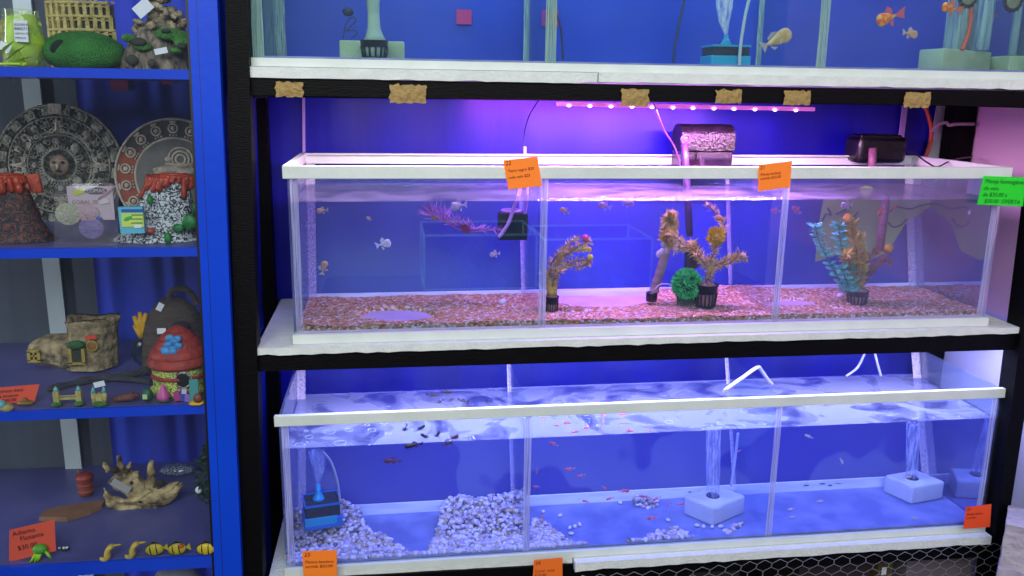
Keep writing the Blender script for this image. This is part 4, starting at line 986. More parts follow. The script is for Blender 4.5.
MB(mat('gold_resin', '#8c6c28', .5, c2='#6a5020', scale=60., bump=.4)).ball(b_+Vector((0, 0, 3*kk)), (8.5*kk, .008, 2.6*kk), 14, 7).build('hull', t); MB(mat('gold_resin', '#8c6c28')).ball(b_+Vector((-1*kk, 0, 6*kk)), (3*kk, .005, 2.6*kk), 10, 6).build('cabin', t)

# ---- bottom shelf
bp = base(68, 519, S4); kk = k(bp)
pm = thing('pump_ornament', 'red barrel shaped ornament standing on a flat tan base', 'aquarium ornament', bp)
m = MB(mat('tan_base', '#8c6448', .7, c2='#7a5640', scale=30.)); pts = [(-26, -1), (-25, 6), (-10, 9), (8, 11), (27, 13), (27, 8), (20, 3), (2, -3)]
m.prism([(a*kk, b*kk*2.2) for a, b in pts], bp+Vector((0, 0, .010)), (1, 0, 0), (0, 1, 0), .010); m.build('flat_base', pm)
p = base(87, 499, S4); p.z += .011; m = MB(mat('red_barrel', '#9a3a2c', .5, c2='#7c2c24', scale=50.)); m.lathe(p, [(7*kk, 0), (7.6*kk, 4*kk), (7*kk, 6*kk), (7.4*kk, 14*kk), (8.4*kk, 18*kk), (9*kk, 19*kk), (8.6*kk, 21*kk), (5*kk, 24*kk)], 18); b2 = m.build('barrel', pm)
for z in (5, 12): MB(mat('tan_base', '#8c6448')).torus(p+Vector((0, 0, z*kk)), 7.5*kk, .0013, 18, 6).build('hoop', b2)
MB(mat('tan_base', '#8c6448')).tube([p+Vector((-4*kk, 0, 22*kk)), p+Vector((-6*kk, 0, 29*kk))], .002, 6).build('spout', b2)
# skull driftwood
bp = base(143, 506, S4); kk = k(bp); Ys = bp.y
bone = mat('bone_resin', '#c4ac78', .7, c2='#4c3c22', scale=38., bump=1., bscale=70., thr=(.42, .66))
sk = thing('skull_driftwood', 'beige gnarled animal skull ornament with jaws open and a grey tag', 'aquarium ornament', bp)
Q = lambda x, y, d=0.: at(x, y, Ys+d)
m = MB(bone)
m.tube([Q(116, 474), Q(124, 480), Q(135, 487), Q(148, 497)], [10*kk, 11*kk, 12*kk, 8*kk], 12)
m.tube([Q(105, 493), Q(112, 502), Q(126, 509), Q(142, 511), Q(156, 503)], [3*kk, 6*kk, 6.5*kk, 8*kk, 6*kk], 10)
m.tube([Q(140, 494), Q(152, 497), Q(164, 497), Q(174, 492), Q(182, 482)], [10*kk, 12*kk, 8*kk, 5*kk, 1.2*kk], 10)
m.tube([Q(148, 490), Q(151, 476), Q(152, 460)], [6*kk, 4*kk, 2.4*kk], 8)
m.tube([Q(120, 476, -.01), Q(121, 465), Q(119, 456)], [4.5*kk, 3.6*kk, 2.*kk], 8)
m.tube([Q(160, 494), Q(172, 486), Q(180, 480)], [5*kk, 4*kk, 1*kk], 8)
for (a_, b_2, r_) in (((108, 470), (103, 462), 2), ((127, 470), (131, 462), 2), ((165, 492), (171, 500), 2.4), ((110, 500), (104, 488), 2.2), ((176, 488), (186, 484), 1.4), ((150, 505), (160, 512), 3), ((133, 478), (139, 470), 2.2)):
    m.tube([Q(*a_), Q((a_[0]+b_2[0])/2, (a_[1]+b_2[1])/2, -.004), Q(*b_2)], [r_*1.5*kk, r_*1.1*kk, .5*kk], 8)
m.tube([Q(113, 497, -.012), Q(124, 501, -.02), Q(138, 500, -.02), Q(150, 490, -.018)], [2*kk, 3*kk, 3*kk, 2*kk], 8)
bmesh.ops.subdivide_edges(m.bm, edges=m.bm.edges[:], cuts=2, use_grid_fill=True); m.displace(.004, 55., 4.); m.displace(.0025, 140., 9.); m.build('skull_body', sk)
for (x, y) in ((136, 512), (142, 515), (147, 514), (152, 512), (156, 507)): MB(bone).ball(Q(x, y, -.008), (3*kk, .006, 3.2*kk), 8, 6).build('tooth', sk)
for (x, y, rx) in ((115, 470, 4), (131, 483, 3), (142, 500, 5), (160, 483, 5)): MB(mat('skull_hole', '#2c2216', .9)).ball(Q(x, y, -.016), (rx*kk, .006, rx*.8*kk), 10, 7).build('hollow', sk)
MB(mat('grey_tag', '#9c9a94', .6)).box(Q(121, 486, -.03), (19*kk, .0008, 8*kk), rot=lean('Y', 35)).build('price_tag', sk)
# floating yellow fish ornaments
def wood_fish(px, py, label, kind, a):
    b_ = base(px, py+8, S4); kk = k(b_); t = thing('fish_ornament', label, 'floating ornament', b_, 'small yellow fish ornaments on the bottom shelf')
    yl = mat('yellow_resin', '#ccb050', .5, c2='#b49838', scale=40.) if kind == 0 else mat('bright_yellow_resin', '#b8a420', .5)
    c_ = at(px, py, b_.y); rot = lean('Y', a)
    def W(pts): return [c_+rot @ Vector((x*kk, 0, y*kk)) for x, y in pts]
    if kind == 0:
        m = MB(yl); m.tube(smooth_path(W([(-9, -6), (-6, -8.5), (-2, -6), (-1.5, -1), (1, 4), (5, 6.5)]), 4), [kk*v_ for v_ in (1., 1.8, 2.6, 3.2, 3.8, 4.3, 4.8, 5.1, 5.3, 5.4, 5.4, 5.2, 5.1, 5., 4.9, 4.9, 4.8, 4.6, 4.2, 3.2, 1.6)], 10, flat=.6); m.build('body', t)
        m = MB(yl); m.tube(W([(5, 6), (12, 7)]), [1.6*kk, .6*kk], 6); m.build('snout', t)
    else:
        m = MB(yl); m.ball(c_, (9*kk, .006, 6.2*kk), 16, 10, rot=rot); m.build('body', t)
        m = MB(mat('black_band', '#14140c', .5))
        for x in (-3.4, 2.6): m.ball(c_+rot @ Vector((x*kk, 0, 0)), (1.5*kk, .0064, 6*kk*math.sqrt(1-(x/9)**2)*1.04), 10, 8, rot=rot)
        m.build('band', t)
        m = MB(yl); m.prism([(0, 0), (5, 4), (5, -4)], c_+rot @ Vector((8*kk, 0, 0)), rot @ Vector((kk, 0, 0)), rot @ Vector((0, 0, kk)), .001); m.build('tail_fin', t)
        m = MB(mat('black_band', '#14140c')); m.prism([(-8, 4), (0, 8.5), (6, 5.5), (0, 5)], c_, rot @ Vector((kk, 0, 0)), rot @ Vector((0, 0, kk)), .001); m.build('dorsal_fin', t)
        if kind == 2: m = MB(mat('red_spot', '#b83c1c', .5)); m.ball(c_+rot @ Vector((5*kk, -.003, 3*kk)), (2.6*kk, .004, 2.2*kk), 8, 6); m.build('red_spot', t)
wood_fish(109, 551.5, 'dull yellow seahorse-like floater, first in the row on the bottom shelf', 0, 0)
wood_fish(134, 549, 'dull yellow seahorse-like floater, second in the row on the bottom shelf', 0, 0)
wood_fish(154.5, 549.5, 'bright yellow fish floater with two black bands and no red', 1, -8)
wood_fish(177, 549, 'bright yellow fish floater with a red spot on its back', 2, -8)
wood_fish(206, 549, 'yellow fish floater half hidden behind the cabinet frame', 1, 0)
# green floater
b_ = base(41, 561, S4); kk = k(b_); t = thing('squid_floater', 'lime green squid floater in front of the orange sign', 'floating ornament', b_)
MB(mat('mid_green', '#4c9c24', .5)).ball(at(40, 549, b_.y), (7*kk, .010, 5.2*kk), 16, 10).build('head', t)
for (x0, y0, x1_, y1) in ((37, 552, 31, 562), (39, 552, 35, 562), (41, 552, 38, 561), (45, 551, 51, 558)):
    MB(mat('lime_arm', '#94cc1c', .5)).tube([at(x0, y0, b_.y-.002), at((x0+x1_)/2, (y0+y1)/2, b_.y-.006), at(x1_, y1, b_.y-.004)], [1.3*kk, 1.6*kk, 1.4*kk], 8).build('arm', t)
b_ = base(65, 551, S4); kk = k(b_); t = thing('dice_floater', 'tiny dark and white floater right of the orange sign', 'floating ornament', b_)
MB(mat('dark_shell', '#23282c', .6)).ball(b_+Vector((0, 0, 2.2*kk)), (5*kk, .007, 2.4*kk), 10, 7, nz=.2).build('body', t)
for dx in (-4, 0, 3): MB(tagw).ball(b_+Vector((dx*kk, -.004, 4.4*kk)), (1.4*kk, .003, 1.1*kk), 8, 6).build('white_spot', t)
# plant by the frame
b_ = base(205, 520, S4); b_.y = .18; b_.z = S4; kk = k(b_); t = thing('plastic_plant', 'dark green bushy plastic plant behind the cabinet frame on the bottom shelf', 'plastic plant', b_)
m = MB(mat('dark_leaf', '#2a4434', .8, c2='#38583c', scale=50.))
for i in range(230):
    z = R.random(); x_ = R.uniform(-13, 6)*math.sin(math.pi*min(1, .15+z*.8)); p = b_+Vector((x_*kk, R.uniform(-.03, .03), .004+z*.125)); p.x = min(p.x, -.128)
    m.leaf(p, (R.uniform(-1, .2), R.uniform(-1, .3), R.uniform(-.3, 1)), .016, .006, R.uniform(0, 6))
m.build('foliage', t); MB(mat('stem_green', '#24382a', .8)).tube([b_, b_+Vector((-.005, 0, .07)), b_+Vector((-.002, 0, .12))], .002, 6).build('stem', t)
MB(tagw).ball(b_+Vector((-.020, -.03, .045)), (.007, .004, .008), 8, 6, nz=.3).build('white_flower', t)
# bag of pebbles at the back of the bottom shelf
b_ = base(178, 474, S4); kk = k(b_); t = thing('pebble_bag', 'clear bag of white and black pebbles at the back of the bottom shelf', 'bag', b_)
m = MB(veins('pebble_mix', '#20242c', '#c0c4d0', 120., .45, .55)); m.ball(b_+Vector((0, 0, .010)), (17*kk, .02, .012), 20, 10, nz=.2, ns=6.); m.build('pebbles', t)
MB(glass('bag_film', '#e8ecf4', .08, .5, 3., dirt=.1)).ball(b_+Vector((0, 0, .011)), (18*kk, .022, .014), 16, 8).build('film', t)
# white thing under the bottom shelf
p = at(176, 574, .1); m = MB(mat('white_cloth', '#a8a8ac', .8, c2='#8c8c94', scale=8., bump=.4)); m.ball(Vector((p.x, .1, p.z-.03)), (26*k(p), .05, .045), 18, 10, nz=.12, ns=3.); tag(m.build('folded_bag', loc=Vector((p.x, .1, p.z-.075))), 'pale crumpled bag just below the bottom cabinet shelf', 'bag')

# ------------------------------------------------------------------ written cards
def card(name, label, P, Y, m_, lines, inkm, cat='price card', bow=.0, parent=None, kinds=None, ythick=.0008, Ys=None):
    """P: photo corners tl, tr, br, bl; lines: (text, u, v, size) in card fractions"""
    tl, tr, br, bl = [at(x, y, Ys[i] if Ys else Y) for i, (x, y) in enumerate(P)]
    c_ = (tl+tr+br+bl)/4
    t = thing(name, label, cat, c_)
    nrm = (tr-tl).cross(bl-tl).normalized()
    if nrm.y > 0: nrm = -nrm
    m = MB(m_); rows = []
    for j in range(9):
        f = j/8; a, b2 = tl.lerp(bl, f), tr.lerp(br, f); rows.append([a.lerp(b2, i/8)+nrm*(bow*(math.sin(math.pi*f)*.6+.4*math.sin(math.pi*i/8))) for i in range(9)])
    m.grid(rows, True); pap = m.build('paper', t)
    if bow <= 0:
        off = .0008
    else: off = bow+.0006
    X, Yv = tr-tl, tl-bl; w_, h_ = X.length, Yv.length
    for (s_, u_, v_, sz) in lines:
        o = tl+X*u_-Yv*v_+nrm*off
        writing(s_, o, X, Yv, sz*h_, inkm, t, 'handwriting', .12)
    return t
orange = mat('orange_card', '#ff8420', .7); orange_r = mat('orange_red_card', '#f4501c', .7); coralc = mat('coral_card', '#e8583c', .7); neon = mat('neon_green_card', '#10d820', .6)
inkd = mat('ink_brown', '#70240c', .8); inkb = mat('ink_black', '#181818', .8); inkg = mat('ink_green', '#08401c', .8)
card('price_card', 'tilted orange card numbered 22 on the white rim at the first middle divider', [(503, 160.5), (537.5, 156.5), (542, 186), (508.5, 189.5)], -.010, orange, [('22', .04, .17, .20), ('Tetra negro $20', .07, .42, .135), ('cola velo $25', .07, .64, .135)], inkd, bow=.0)
card('price_card', 'orange card numbered 21 on the white rim near the second middle divider', [(758.5, 165), (792, 161), (790, 187), (758, 191.5)], -.010, orange, [('21', .04, .18, .20), ('Monja burbuja', .06, .42, .14), ('surtida $25.00', .06, .57, .14)], inkd, bow=.0)
card('price_card', 'neon green card with four handwritten lines at the middle tank corner', [(983.5, 176), (1026, 177.5), (1023, 206.5), (977, 204.5)], -.014, neon, [('Monja homogénea', .06, .24, .21), ('de velo', .06, .48, .20), ('de $35.00 a', .07, .70, .20), ('$50.00  OFERTA', .14, .93, .20)], inkg)
card('price_card', 'orange card marked 25 at the lower left corner of the bottom tank', [(302, 551), (337, 550), (337, 582), (304, 583)], -.032, orange, [('25', .04, .17, .18), ('Platica bandera', .06, .38, .13), ('surtida $20.00', .06, .52, .13)], inkd)
card('price_card', 'orange card marked 24 below the first divider of the bottom tank', [(534, 560), (562.5, 557.5), (562.5, 586), (532, 588)], -.032, mat('deep_orange_card', '#f0701c', .7), [('24', .04, .17, .18), ('Coral  rosa', .05, .45, .14), ('$10.00', .05, .60, .14), ('$ 25.00', .5, .76, .14)], inkd)
card('price_card', 'red-orange card marked 27 at the lower right corner of the bottom tank', [(966, 507), (991.5, 504), (990, 527), (963, 529)], -.032, orange_r, [('27', .04, .17, .18), ('Molly balon', .06, .40, .15), ('surtido', .06, .56, .15)], inkd)
p = base(23, 560, S4)
card('price_sign', 'orange-red sign reading Adorno Flotante $30.00 on the bottom shelf', [(9.5, 530), (54.5, 519.5), (56, 551), (9, 562)], p.y, coralc, [('Adorno', .08, .22, .2), ('Flotante', .25, .42, .2), ('$30.00', .2, .70, .2)], inkb, 'sign')
p = base(18, 405, S3)
card('price_sign', 'orange-red sign for mini ornaments lying at the left of the third shelf', [(-12, 388.5), (39.5, 384), (34.5, 402), (-12, 405)], p.y, coralc, [('Adornos mini', .09, .33, .30), ('para acuario', .09, .62, .28), ('$40.00', .28, .90, .28)], inkb, 'sign')
# masking tape on the top rail
tapem = mat('masking_tape', '#a88c50', .5, c2='#8f7440', scale=40., bump=.7, bscale=90.)
for (x0, x1_, y0, y1, lab) in ((276, 303, 81, 97, 'crumpled tan tape patch on the top rail near the left post'), (390, 426, 84, 103, 'wide tan tape patch on the top rail above the tank left end'), (621, 649, 88, 106, 'tan tape patch on the top rail beside the filter cable'), (715, 742, 89, 103.5, 'tan tape patch on the top rail over the LED bar'), (783, 811, 90, 105, 'twisted tan tape patch on the top rail at the LED bar end'), (903, 931, 91.5, 107.5, 'tan tape patch on the top rail beside the orange hose')):
    c_ = at((x0+x1_)/2, (y0+y1)/2, -.019); kk = k(c_); m = MB(tapem); w_, h_ = (x1_-x0)*kk, (y1-y0)*kk; rows = []
    for j in range(8):
        rows.append([c_+Vector((w_*(i/10-.5)+.0045*noise.noise(Vector((i*.7, j*.5, x0))), -.0015*(1+noise.noise(Vector((i*.9, j*.9, x0*1.3)))), h_*(.5-j/7)+.0042*noise.noise(Vector((i*.8, x0*.7, j)))-(.002 if j == 0 else 0))) for i in range(11)])
    m.grid(rows, False); tag(m.build('tape_patch', loc=c_), lab, 'tape', 'tan tape patches along the top rail')
def proj(P):
    d = Vector(P)-CAM; f = d.dot(FW); return 512+FOC*d.dot(CR)/f, 288-FOC*d.dot(CU)/f
# ------------------------------------------------------------------ gravel bed of the middle tank
grav = cells('orange_gravel', [(0., '#a85c2c'), (.2, '#d08a48'), (.42, '#e8ac6c'), (.6, '#c07c40'), (.76, '#f4d0a8'), (.9, '#fcece0'), (1., '#7c4c30')], 210., .6, .9, .005)
holes = [(397, 315.5, 38, 7.2), (602, 297, 52, 12), (792, 303, 26, 4.2)]
def gh(x, y):
    u_, v_ = proj((x, y, Z2+.008)); h = .010+.004*noise.noise(Vector((x*14, y*14, 0)))+.0025*noise.noise(Vector((x*60, y*60, 3)))+.0014*noise.noise(Vector((x*240, y*240, 5)))
    if 650 < u_ < 772: h += .010*math.sin(math.pi*(u_-650)/122)*y/.24
    d = min(math.hypot((u_-a)/(rx*(1+.10*noise.noise(Vector((u_*.06, v_*.2, 0))))), (v_-b)/ry) for a, b, rx, ry in holes)
    if d < 1.12: h = min(h, .012*(d-.98)/.14+.003) if d > .98 else -.0005
    return h
nx, ny = 440, 72; rows = []
for j in range(ny+1):
    y = .0075+(B2-.0075-.011)*j/ny
    rows.append([(XL2+.007+(XR2-XL2-.014)*i/nx, y, Z2+.0035+gh(XL2+.007+(XR2-XL2-.014)*i/nx, y)) for i in range(nx+1)])
m = MB(grav); m.grid(rows, True)
fr = [[Vector(p), Vector((p[0], p[1], Z2+.0035))] for p in rows[0]]; m.grid([[a for a, b in fr], [b for a, b in fr]], False)
o = m.build('gravel_bed', loc=((XL2+XR2)/2, B2/2, Z2+.004), fix=False); tag(o, 'orange brown gravel covering the middle tank floor with bare pink patches', 'gravel', kind='stuff')
soil = mat('dark_soil', '#3a2a1c', .95, c2='#241a12', scale=80.)

# ------------------------------------------------------------------ pebbles of the bottom tank
peb = [mat('pebble_pale', '#e4d8e4', .6, c2='#ccbcd0', scale=60.), mat('pebble_lilac', '#c8b8cc', .6, c2='#b0a0b8', scale=60.), mat('pebble_tan', '#ccb498', .7, c2='#b09878', scale=60.), mat('pebble_white', '#e8e0ec', .6), mat('pebble_grey', '#6e6680', .7)]
ICO = bmesh.new(); bmesh.ops.create_icosphere(ICO, subdivisions=1, radius=1.); ICO_V = [v.co.copy() for v in ICO.verts]; ICO_F = [[v.index for v in f.verts] for f in ICO.faces]; ICO.free()
def add_pebble(m, p, r, mi, rnd):
    m.use(peb[mi]); rot = Matrix.Rotation(rnd.uniform(0, 6), 3, 'Z') @ Matrix.Rotation(rnd.uniform(-.6, .6), 3, 'X')
    s_ = Vector((rnd.uniform(.9, 1.35), rnd.uniform(.75, 1.), rnd.uniform(.6, .85)))*r
    vs = [m.bm.verts.new(Vector(p)+rot @ Vector((v.x*s_.x, v.y*s_.y, v.z*s_.z))*rnd.uniform(.86, 1.1)) for v in ICO_V]
    for f in ICO_F: m._face([vs[i] for i in f], True)
def inpoly(x, y, P):
    c = False; j = len(P)-1
    for i in range(len(P)):
        if (P[i][1] > y) != (P[j][1] > y) and x < (P[j][0]-P[i][0])*(y-P[i][1])/(P[j][1]-P[i][1])+P[i][0]: c = not c
        j = i
    return c
def heap(P, label, n, vb, depth, y0, r, seed, zmax=None, weights=(38, 30, 12, 16, 4)):
    rnd = random.Random(seed); m = MB(); xs_ = [p[0] for p in P]; ys_ = [p[1] for p in P]; x0, x1_, v0, v1 = min(xs_), max(xs_), min(ys_), max(ys_); pts = []
    tries = 0
    while len(pts) < n and tries < n*60:
        tries += 1
        u_, v_ = rnd.uniform(x0, x1_), rnd.uniform(v0, v1)
        if not inpoly(u_, v_, P): continue
        vbot = vb[0]+(vb[1]-vb[0])*(u_-x0)/(x1_-x0)
        Y = y0+depth*(vbot-v_)/50.+rnd.uniform(-.003, .006)
        if len(pts) > n*.55: Y += .012
        Y = max(Y, .014)
        if Y > B1-.02: Y = B1-.02
        p = at(u_, v_, Y)
        if p.z < Z1+.006: p = atz(u_, v_, Z1+.006); 
        p.y = min(max(p.y, .014), B1-.012)
        pts.append(p); rr = r*rnd.uniform(.75, 1.3)
        mi = rnd.choices(range(5), weights)[0]
        add_pebble(m, p, rr, mi, rnd)
    c_ = sum(pts, Vector())/len(pts); c_.z = Z1+.004
    return tag(m.build('pebble_heap', loc=c_, fix=False), label, 'pebbles', kind='stuff')
heap([(287, 566), (286, 515), (297, 507), (312, 511), (330, 508), (341, 500), (352, 503), (361, 512), (364, 525), (380, 533), (396, 541), (404, 550), (425, 560), (420, 564)], 'pale pebbles heaped under the blue box filter in the bottom tank', 1300, (572, 560), .12, .012, .0056, 3, weights=(34, 30, 16, 14, 6))
heap([(424, 560), (430, 546), (437, 532), (441, 515), (441, 505), (450, 496), (463, 494), (478, 499), (495, 494), (510, 492), (524, 488), (524, 554)], 'large heap of pale lilac pebbles left of the first divider in the bottom tank', 1700, (561, 554), .12, .012, .0055, 4)
heap([(531, 553), (531, 520), (537, 519), (548, 521), (552, 528), (566, 538), (578, 546), (592, 551)], 'small heap of lilac pebbles right of the first divider in the bottom tank', 420, (553, 550), .14, .012, .0055, 5)
heap([(625, 546), (640, 540), (652, 532), (665, 528), (678, 527), (690, 534), (697, 540), (684, 543), (650, 546)], 'loose low heap of pebbles at the front centre of the bottom tank', 150, (549, 543), .16, .012, .0052, 6)
heap([(633, 505), (634, 497), (640, 494), (650, 497), (661, 500), (658, 506), (645, 509)], 'little cluster of pebbles against the rear strip of the bottom tank', 50, (509, 506), .1, .150, .0052, 7)
heap([(722, 532), (728, 527), (736, 523), (742, 520), (745, 523), (736, 530), (728, 533)], 'short line of pebbles in front of the corner-facing sponge', 22, (534, 524), .1, .04, .0056, 8)
rnd = random.Random(9); first = None
for i, (u_, v_, lab) in enumerate([(543, 513, 'lone pale pebble under a pink fish near the first divider'), (560, 517, 'lone white pebble on bare blue floor right of the first divider'), (570, 529, 'leftmost of three pebbles grouped above the small heap'), (575, 528, 'middle of three pebbles grouped above the small heap'), (579.5, 526, 'rightmost of three pebbles grouped above the small heap'), (571, 535, 'pale pebble resting just above the small lilac heap'), (620, 504, 'white pebble beside the rear strip, left of the little cluster'), (697, 527, 'pebble left of the corner-facing sponge, farther from its front corner'), (703.5, 528, 'pebble left of the corner-facing sponge, nearer its front corner'), (712, 528.5, 'pebble under the front corner of the corner-facing sponge'), (720.5, 528, 'pebble just right of the corner-facing sponge front corner'), (668, 521.5, 'single pale pebble behind the loose low front heap'), (629, 541, 'dark blue pebble left of the loose low front heap'), (503+0, 999, '')]):
    if v_ > 900: continue
    p = atz(u_, v_, Z1+.004)
    p.y = min(p.y, B1-.014)
    m = MB(); mi = 3 if i != 12 else 4
    add_pebble(m, p+Vector((0, 0, .0042)), .0058, mi, rnd); tag(m.build('pebble', loc=p, fix=False), lab, 'pebble', 'single pebbles scattered on the bottom tank floor')
for (u_, v_, lab) in ((502.5, 303, 'small white shell on orange gravel left of the first middle-tank divider'), (840, 297, 'small pink white stone beside the teal plant'), ):
    p = atz(u_, v_, Z2+.014); p.y = min(p.y, B2-.02); m = MB(); m.use(peb[3]).ball(p+Vector((0, 0, .003)), (.008, .006, .006), 10, 7, nz=.25, ns=2.); tag(m.build('stone', loc=p), lab, 'stone')
p = atz(612, 326, Z2+.006); m = MB(soil); m.ball(Vector((p.x, .012, Z2+.008)), (.034, .004, .005), 16, 7, nz=.4, ns=5.); tag(m.build('dark_silt', loc=Vector((p.x, .012, Z2+.004))), 'dark silt line against the front glass of the middle tank', 'silt', kind='stuff')

# ------------------------------------------------------------------ sponge filters and box filters
def spongemat(nm, c, c2): return mat(nm, c, .95, c2=c2, scale=26., bump=.5, bscale=320.)
sp_l = spongemat('lilac_sponge', '#dcdff0', '#cdd1e8'); sp_u = spongemat('green_grey_sponge', '#b4c8a4', '#a4b898')
blackp = mat('black_plastic', '#0c0b10', .35, spec=.5)
tubeL = milky('lift_tube_bubbles', '#d8dcff', .34, streak=(170, 170, 22)); clearT = milky('clear_lift_tube', '#c8ccf0', .26, streak=(300, 300, 10))
collar = mat('dark_collar', '#1c1c44', .6)
def sponge(label, bl, bf, br, h, hole, top_px, Y_t=None, tw=7., floorz=None, mt=None, rad=.006):
    fz = floorz
    L, F_, R_ = atz(bl[0], bl[1], fz), atz(bf[0], bf[1], fz), atz(br[0], br[1], fz); B_ = L+R_-F_
    lim = B1-.006
    for q_ in (L, F_, R_, B_): q_.y = min(q_.y, lim)
    up = Vector((0, 0, h)); c_ = (L+R_)/2
    t = thing('sponge_filter', label, 'sponge filter', c_)
    m = MB(mt); m.hexa([L, F_, R_, B_], [q_+up for q_ in (L, F_, R_, B_)])
    bmesh.ops.bevel(m.bm, geom=m.bm.edges[:], offset=rad, segments=3, affect='EDGES', profile=.5)
    for f in m.bm.faces: f.smooth = True
    m.build('sponge_block', t)
    hc = c_+up; hp = at(hole[0], hole[1], hc.y); hp.z = hc.z
    MB(collar).lathe(hp, [(.013, -.006), (.0155, .0005), (.013, .0022), (.009, .001)], 16).build('collar', t)
    tp = at(top_px[0], top_px[1], hp.y-.002)
    m = MB(tubeL); kk = k(hp); m.tube([hp, hp.lerp(tp, .5), tp], [tw*kk*.9, tw*kk, tw*kk*1.02], 14); m.build('lift_tube', t)
    return t, hp
t, hp = sponge('pale sponge filter turned corner-on to the glass in the bottom tank', (682.5, 514), (712.6, 527), (744.5, 513.5), .045, (713, 494), (713.5, 428), floorz=Z1+.004, mt=sp_l)
t, hp = sponge('pale sponge filter in the right compartment of the bottom tank', (882, 492), (911, 505), (943, 499), .046, (912, 477), (913, 424), floorz=Z1+.004, mt=sp_l, tw=6.)
# white air hoses of the bottom tank
hose_w = mat('white_air_hose', '#a4a4bc', .4); hose_c = milky('clear_air_hose', '#d0d4ff', .6)
def hose(pts, Y, r, mt, name, label, n=5, Ys=None):
    P = [at(x, y, Ys[i] if Ys else Y) for i, (x, y) in enumerate(pts)]; c_ = min(P, key=lambda v: v.z)
    return tag(MB(mt).tube(smooth_path(P, n), r, 8).build(name, loc=c_), label, 'air hose')
hose([(724, 391), (742, 378), (757, 367.5), (761, 370), (768, 380), (772, 384)], .10, .0042, hose_w, 'air_hose', 'thick white air hose bent over the second divider of the bottom tank', Ys=[.06, .11, .17, .2, .22, .23])
hose([(846, 376), (857, 368), (864, 355), (868, 345)], .25, .003, hose_w, 'air_hose', 'white air hose hanging leftmost at the back of the right compartment')
hose([(873, 345), (877, 362), (881, 376)], .24, .003, hose_w, 'air_hose', 'white air hose hanging straight above the right sponge')
hose([(738, 433), (735, 460), (731, 486)], .165, .0032, hose_c, 'air_hose', 'clear air tube rising behind the corner-facing sponge')
# back corner tubes as seen in the left compartment
bluep = mat('blue_filter_plastic', '#1e6ac8', .35, emit='#1468d8', es=.04); bluetop = mat('turquoise_plastic', '#18a0d0', .35); floss = mat('dark_filter_floss', '#181c2e', .9, c2='#242a40', scale=60., bump=.6)
bub = milky('bubble_plume', '#c0ccff', .30, streak=(140, 140, 28)); bubw = milky('white_bubble_plume', '#e0ecf4', .40, streak=(140, 140, 28))
def boxfilter(label, c_px, w_px, yb, y_mid, y_top, noz, plume, Y, rotdeg, cb, ct, bubm):
    b_ = at(c_px, yb, Y); kk = k(b_); w_ = w_px*kk
    def Zp(y): return at(c_px, y, Y).z
    t = thing('box_filter', label, 'box filter', b_); rot = rotz(math.radians(rotdeg)); zb, zm, zt = b_.z, Zp(y_mid), Zp(y_top)
    MB(cb).box(b_+Vector((0, 0, (zm-zb)/2)), (w_, w_*.8, zm-zb), rot=rot, bev=.003).build('case', t)
    MB(floss).box(Vector((b_.x, b_.y, (zm+zt)/2)), (w_*.92, w_*.74, zt-zm), rot=rot, bev=.002).build('filter_floss', t)
    m = MB(floss)
    for i in range(9): m.box(Vector((b_.x, b_.y, zt+.002))+rot @ Vector((w_*(-.42+.105*i), -w_*.33, 0)), (.003, .003, .005), rot=rot)
    g_ = MB(cb)
    for s_ in (-1, 1):
        g_.box(Vector((b_.x, b_.y, zt))+rot @ Vector((0, s_*w_*.38, 0)), (w_*.96, .003, .004), rot=rot); g_.box(Vector((b_.x, b_.y, zt))+rot @ Vector((s_*w_*.46, 0, 0)), (.003, w_*.78, .004), rot=rot)
    g_.build('lid', t)
    x0 = at(noz[0], yb, Y).x; n0, n1 = Zp(noz[1]), Zp(noz[2])
    MB(ct).lathe(Vector((x0, b_.y, 0)), [(.013, zt), (.012, zt+.004), (.0085, zt+.010), (.0075, n0-.004 if n0-.004 > zt+.012 else zt+.014), (.005, n0+.001), (.0048, n1)], 14).build('nozzle', t)
    pl_ = [(x0+(at(x, y, Y).x-x0), b_.y, Zp(y), w2*kk) for x, y, w2 in plume]
    m = MB(bubm); rows = [[(x+r_*math.cos(a), yy+r_*math.sin(a)*.8, z) for a in [6.283*j/18 for j in range(18)]] for x, yy, z, r_ in [(x0, b_.y, n1, .003)]+pl_]
    m.grid(rows, True, True); m.build('bubble_plume', t)
    return t, b_
t, b_ = boxfilter('blue box filter with a bubble plume on pebbles in the bottom tank', 322.5, 37, 522, 511, 499, (319.5, 492, 484), [(319, 470, 5.5), (318, 455, 8.5), (317.5, 451.5, 9)], .105, 11, bluep, bluetop, bub)
MB(bluetop).box(b_+Vector((0, -.030, .018)), (.066, .004, .018), rot=rotz(math.radians(11)), bev=.001).build('front_band', t)
hose([(323, 452), (331, 462), (337, 480), (340, 500), (341, 514)], .085, .0026, hose_w, 'air_hose', 'white air hose dropping to the blue box filter')
t, b_ = boxfilter('turquoise box filter with a white bubble plume in the top tank', 724.5, 41, 66.5, 56, 46.5, (724, 40, 35), [(724, 22, 5.5), (724.5, 8, 8), (725, -20, 10)], .10, 0, mat('cyan_filter_case', '#0aa0c8', .35), mat('blue_nozzle', '#1890c0', .35), bubw)
hose([(751, -8), (746, 12), (742, 35), (740, 52), (739.5, 67)], .055, .0034, mat('pale_air_hose', '#b4c4cc', .4), 'air_hose', 'pale air hose falling in front of the turquoise box filter')

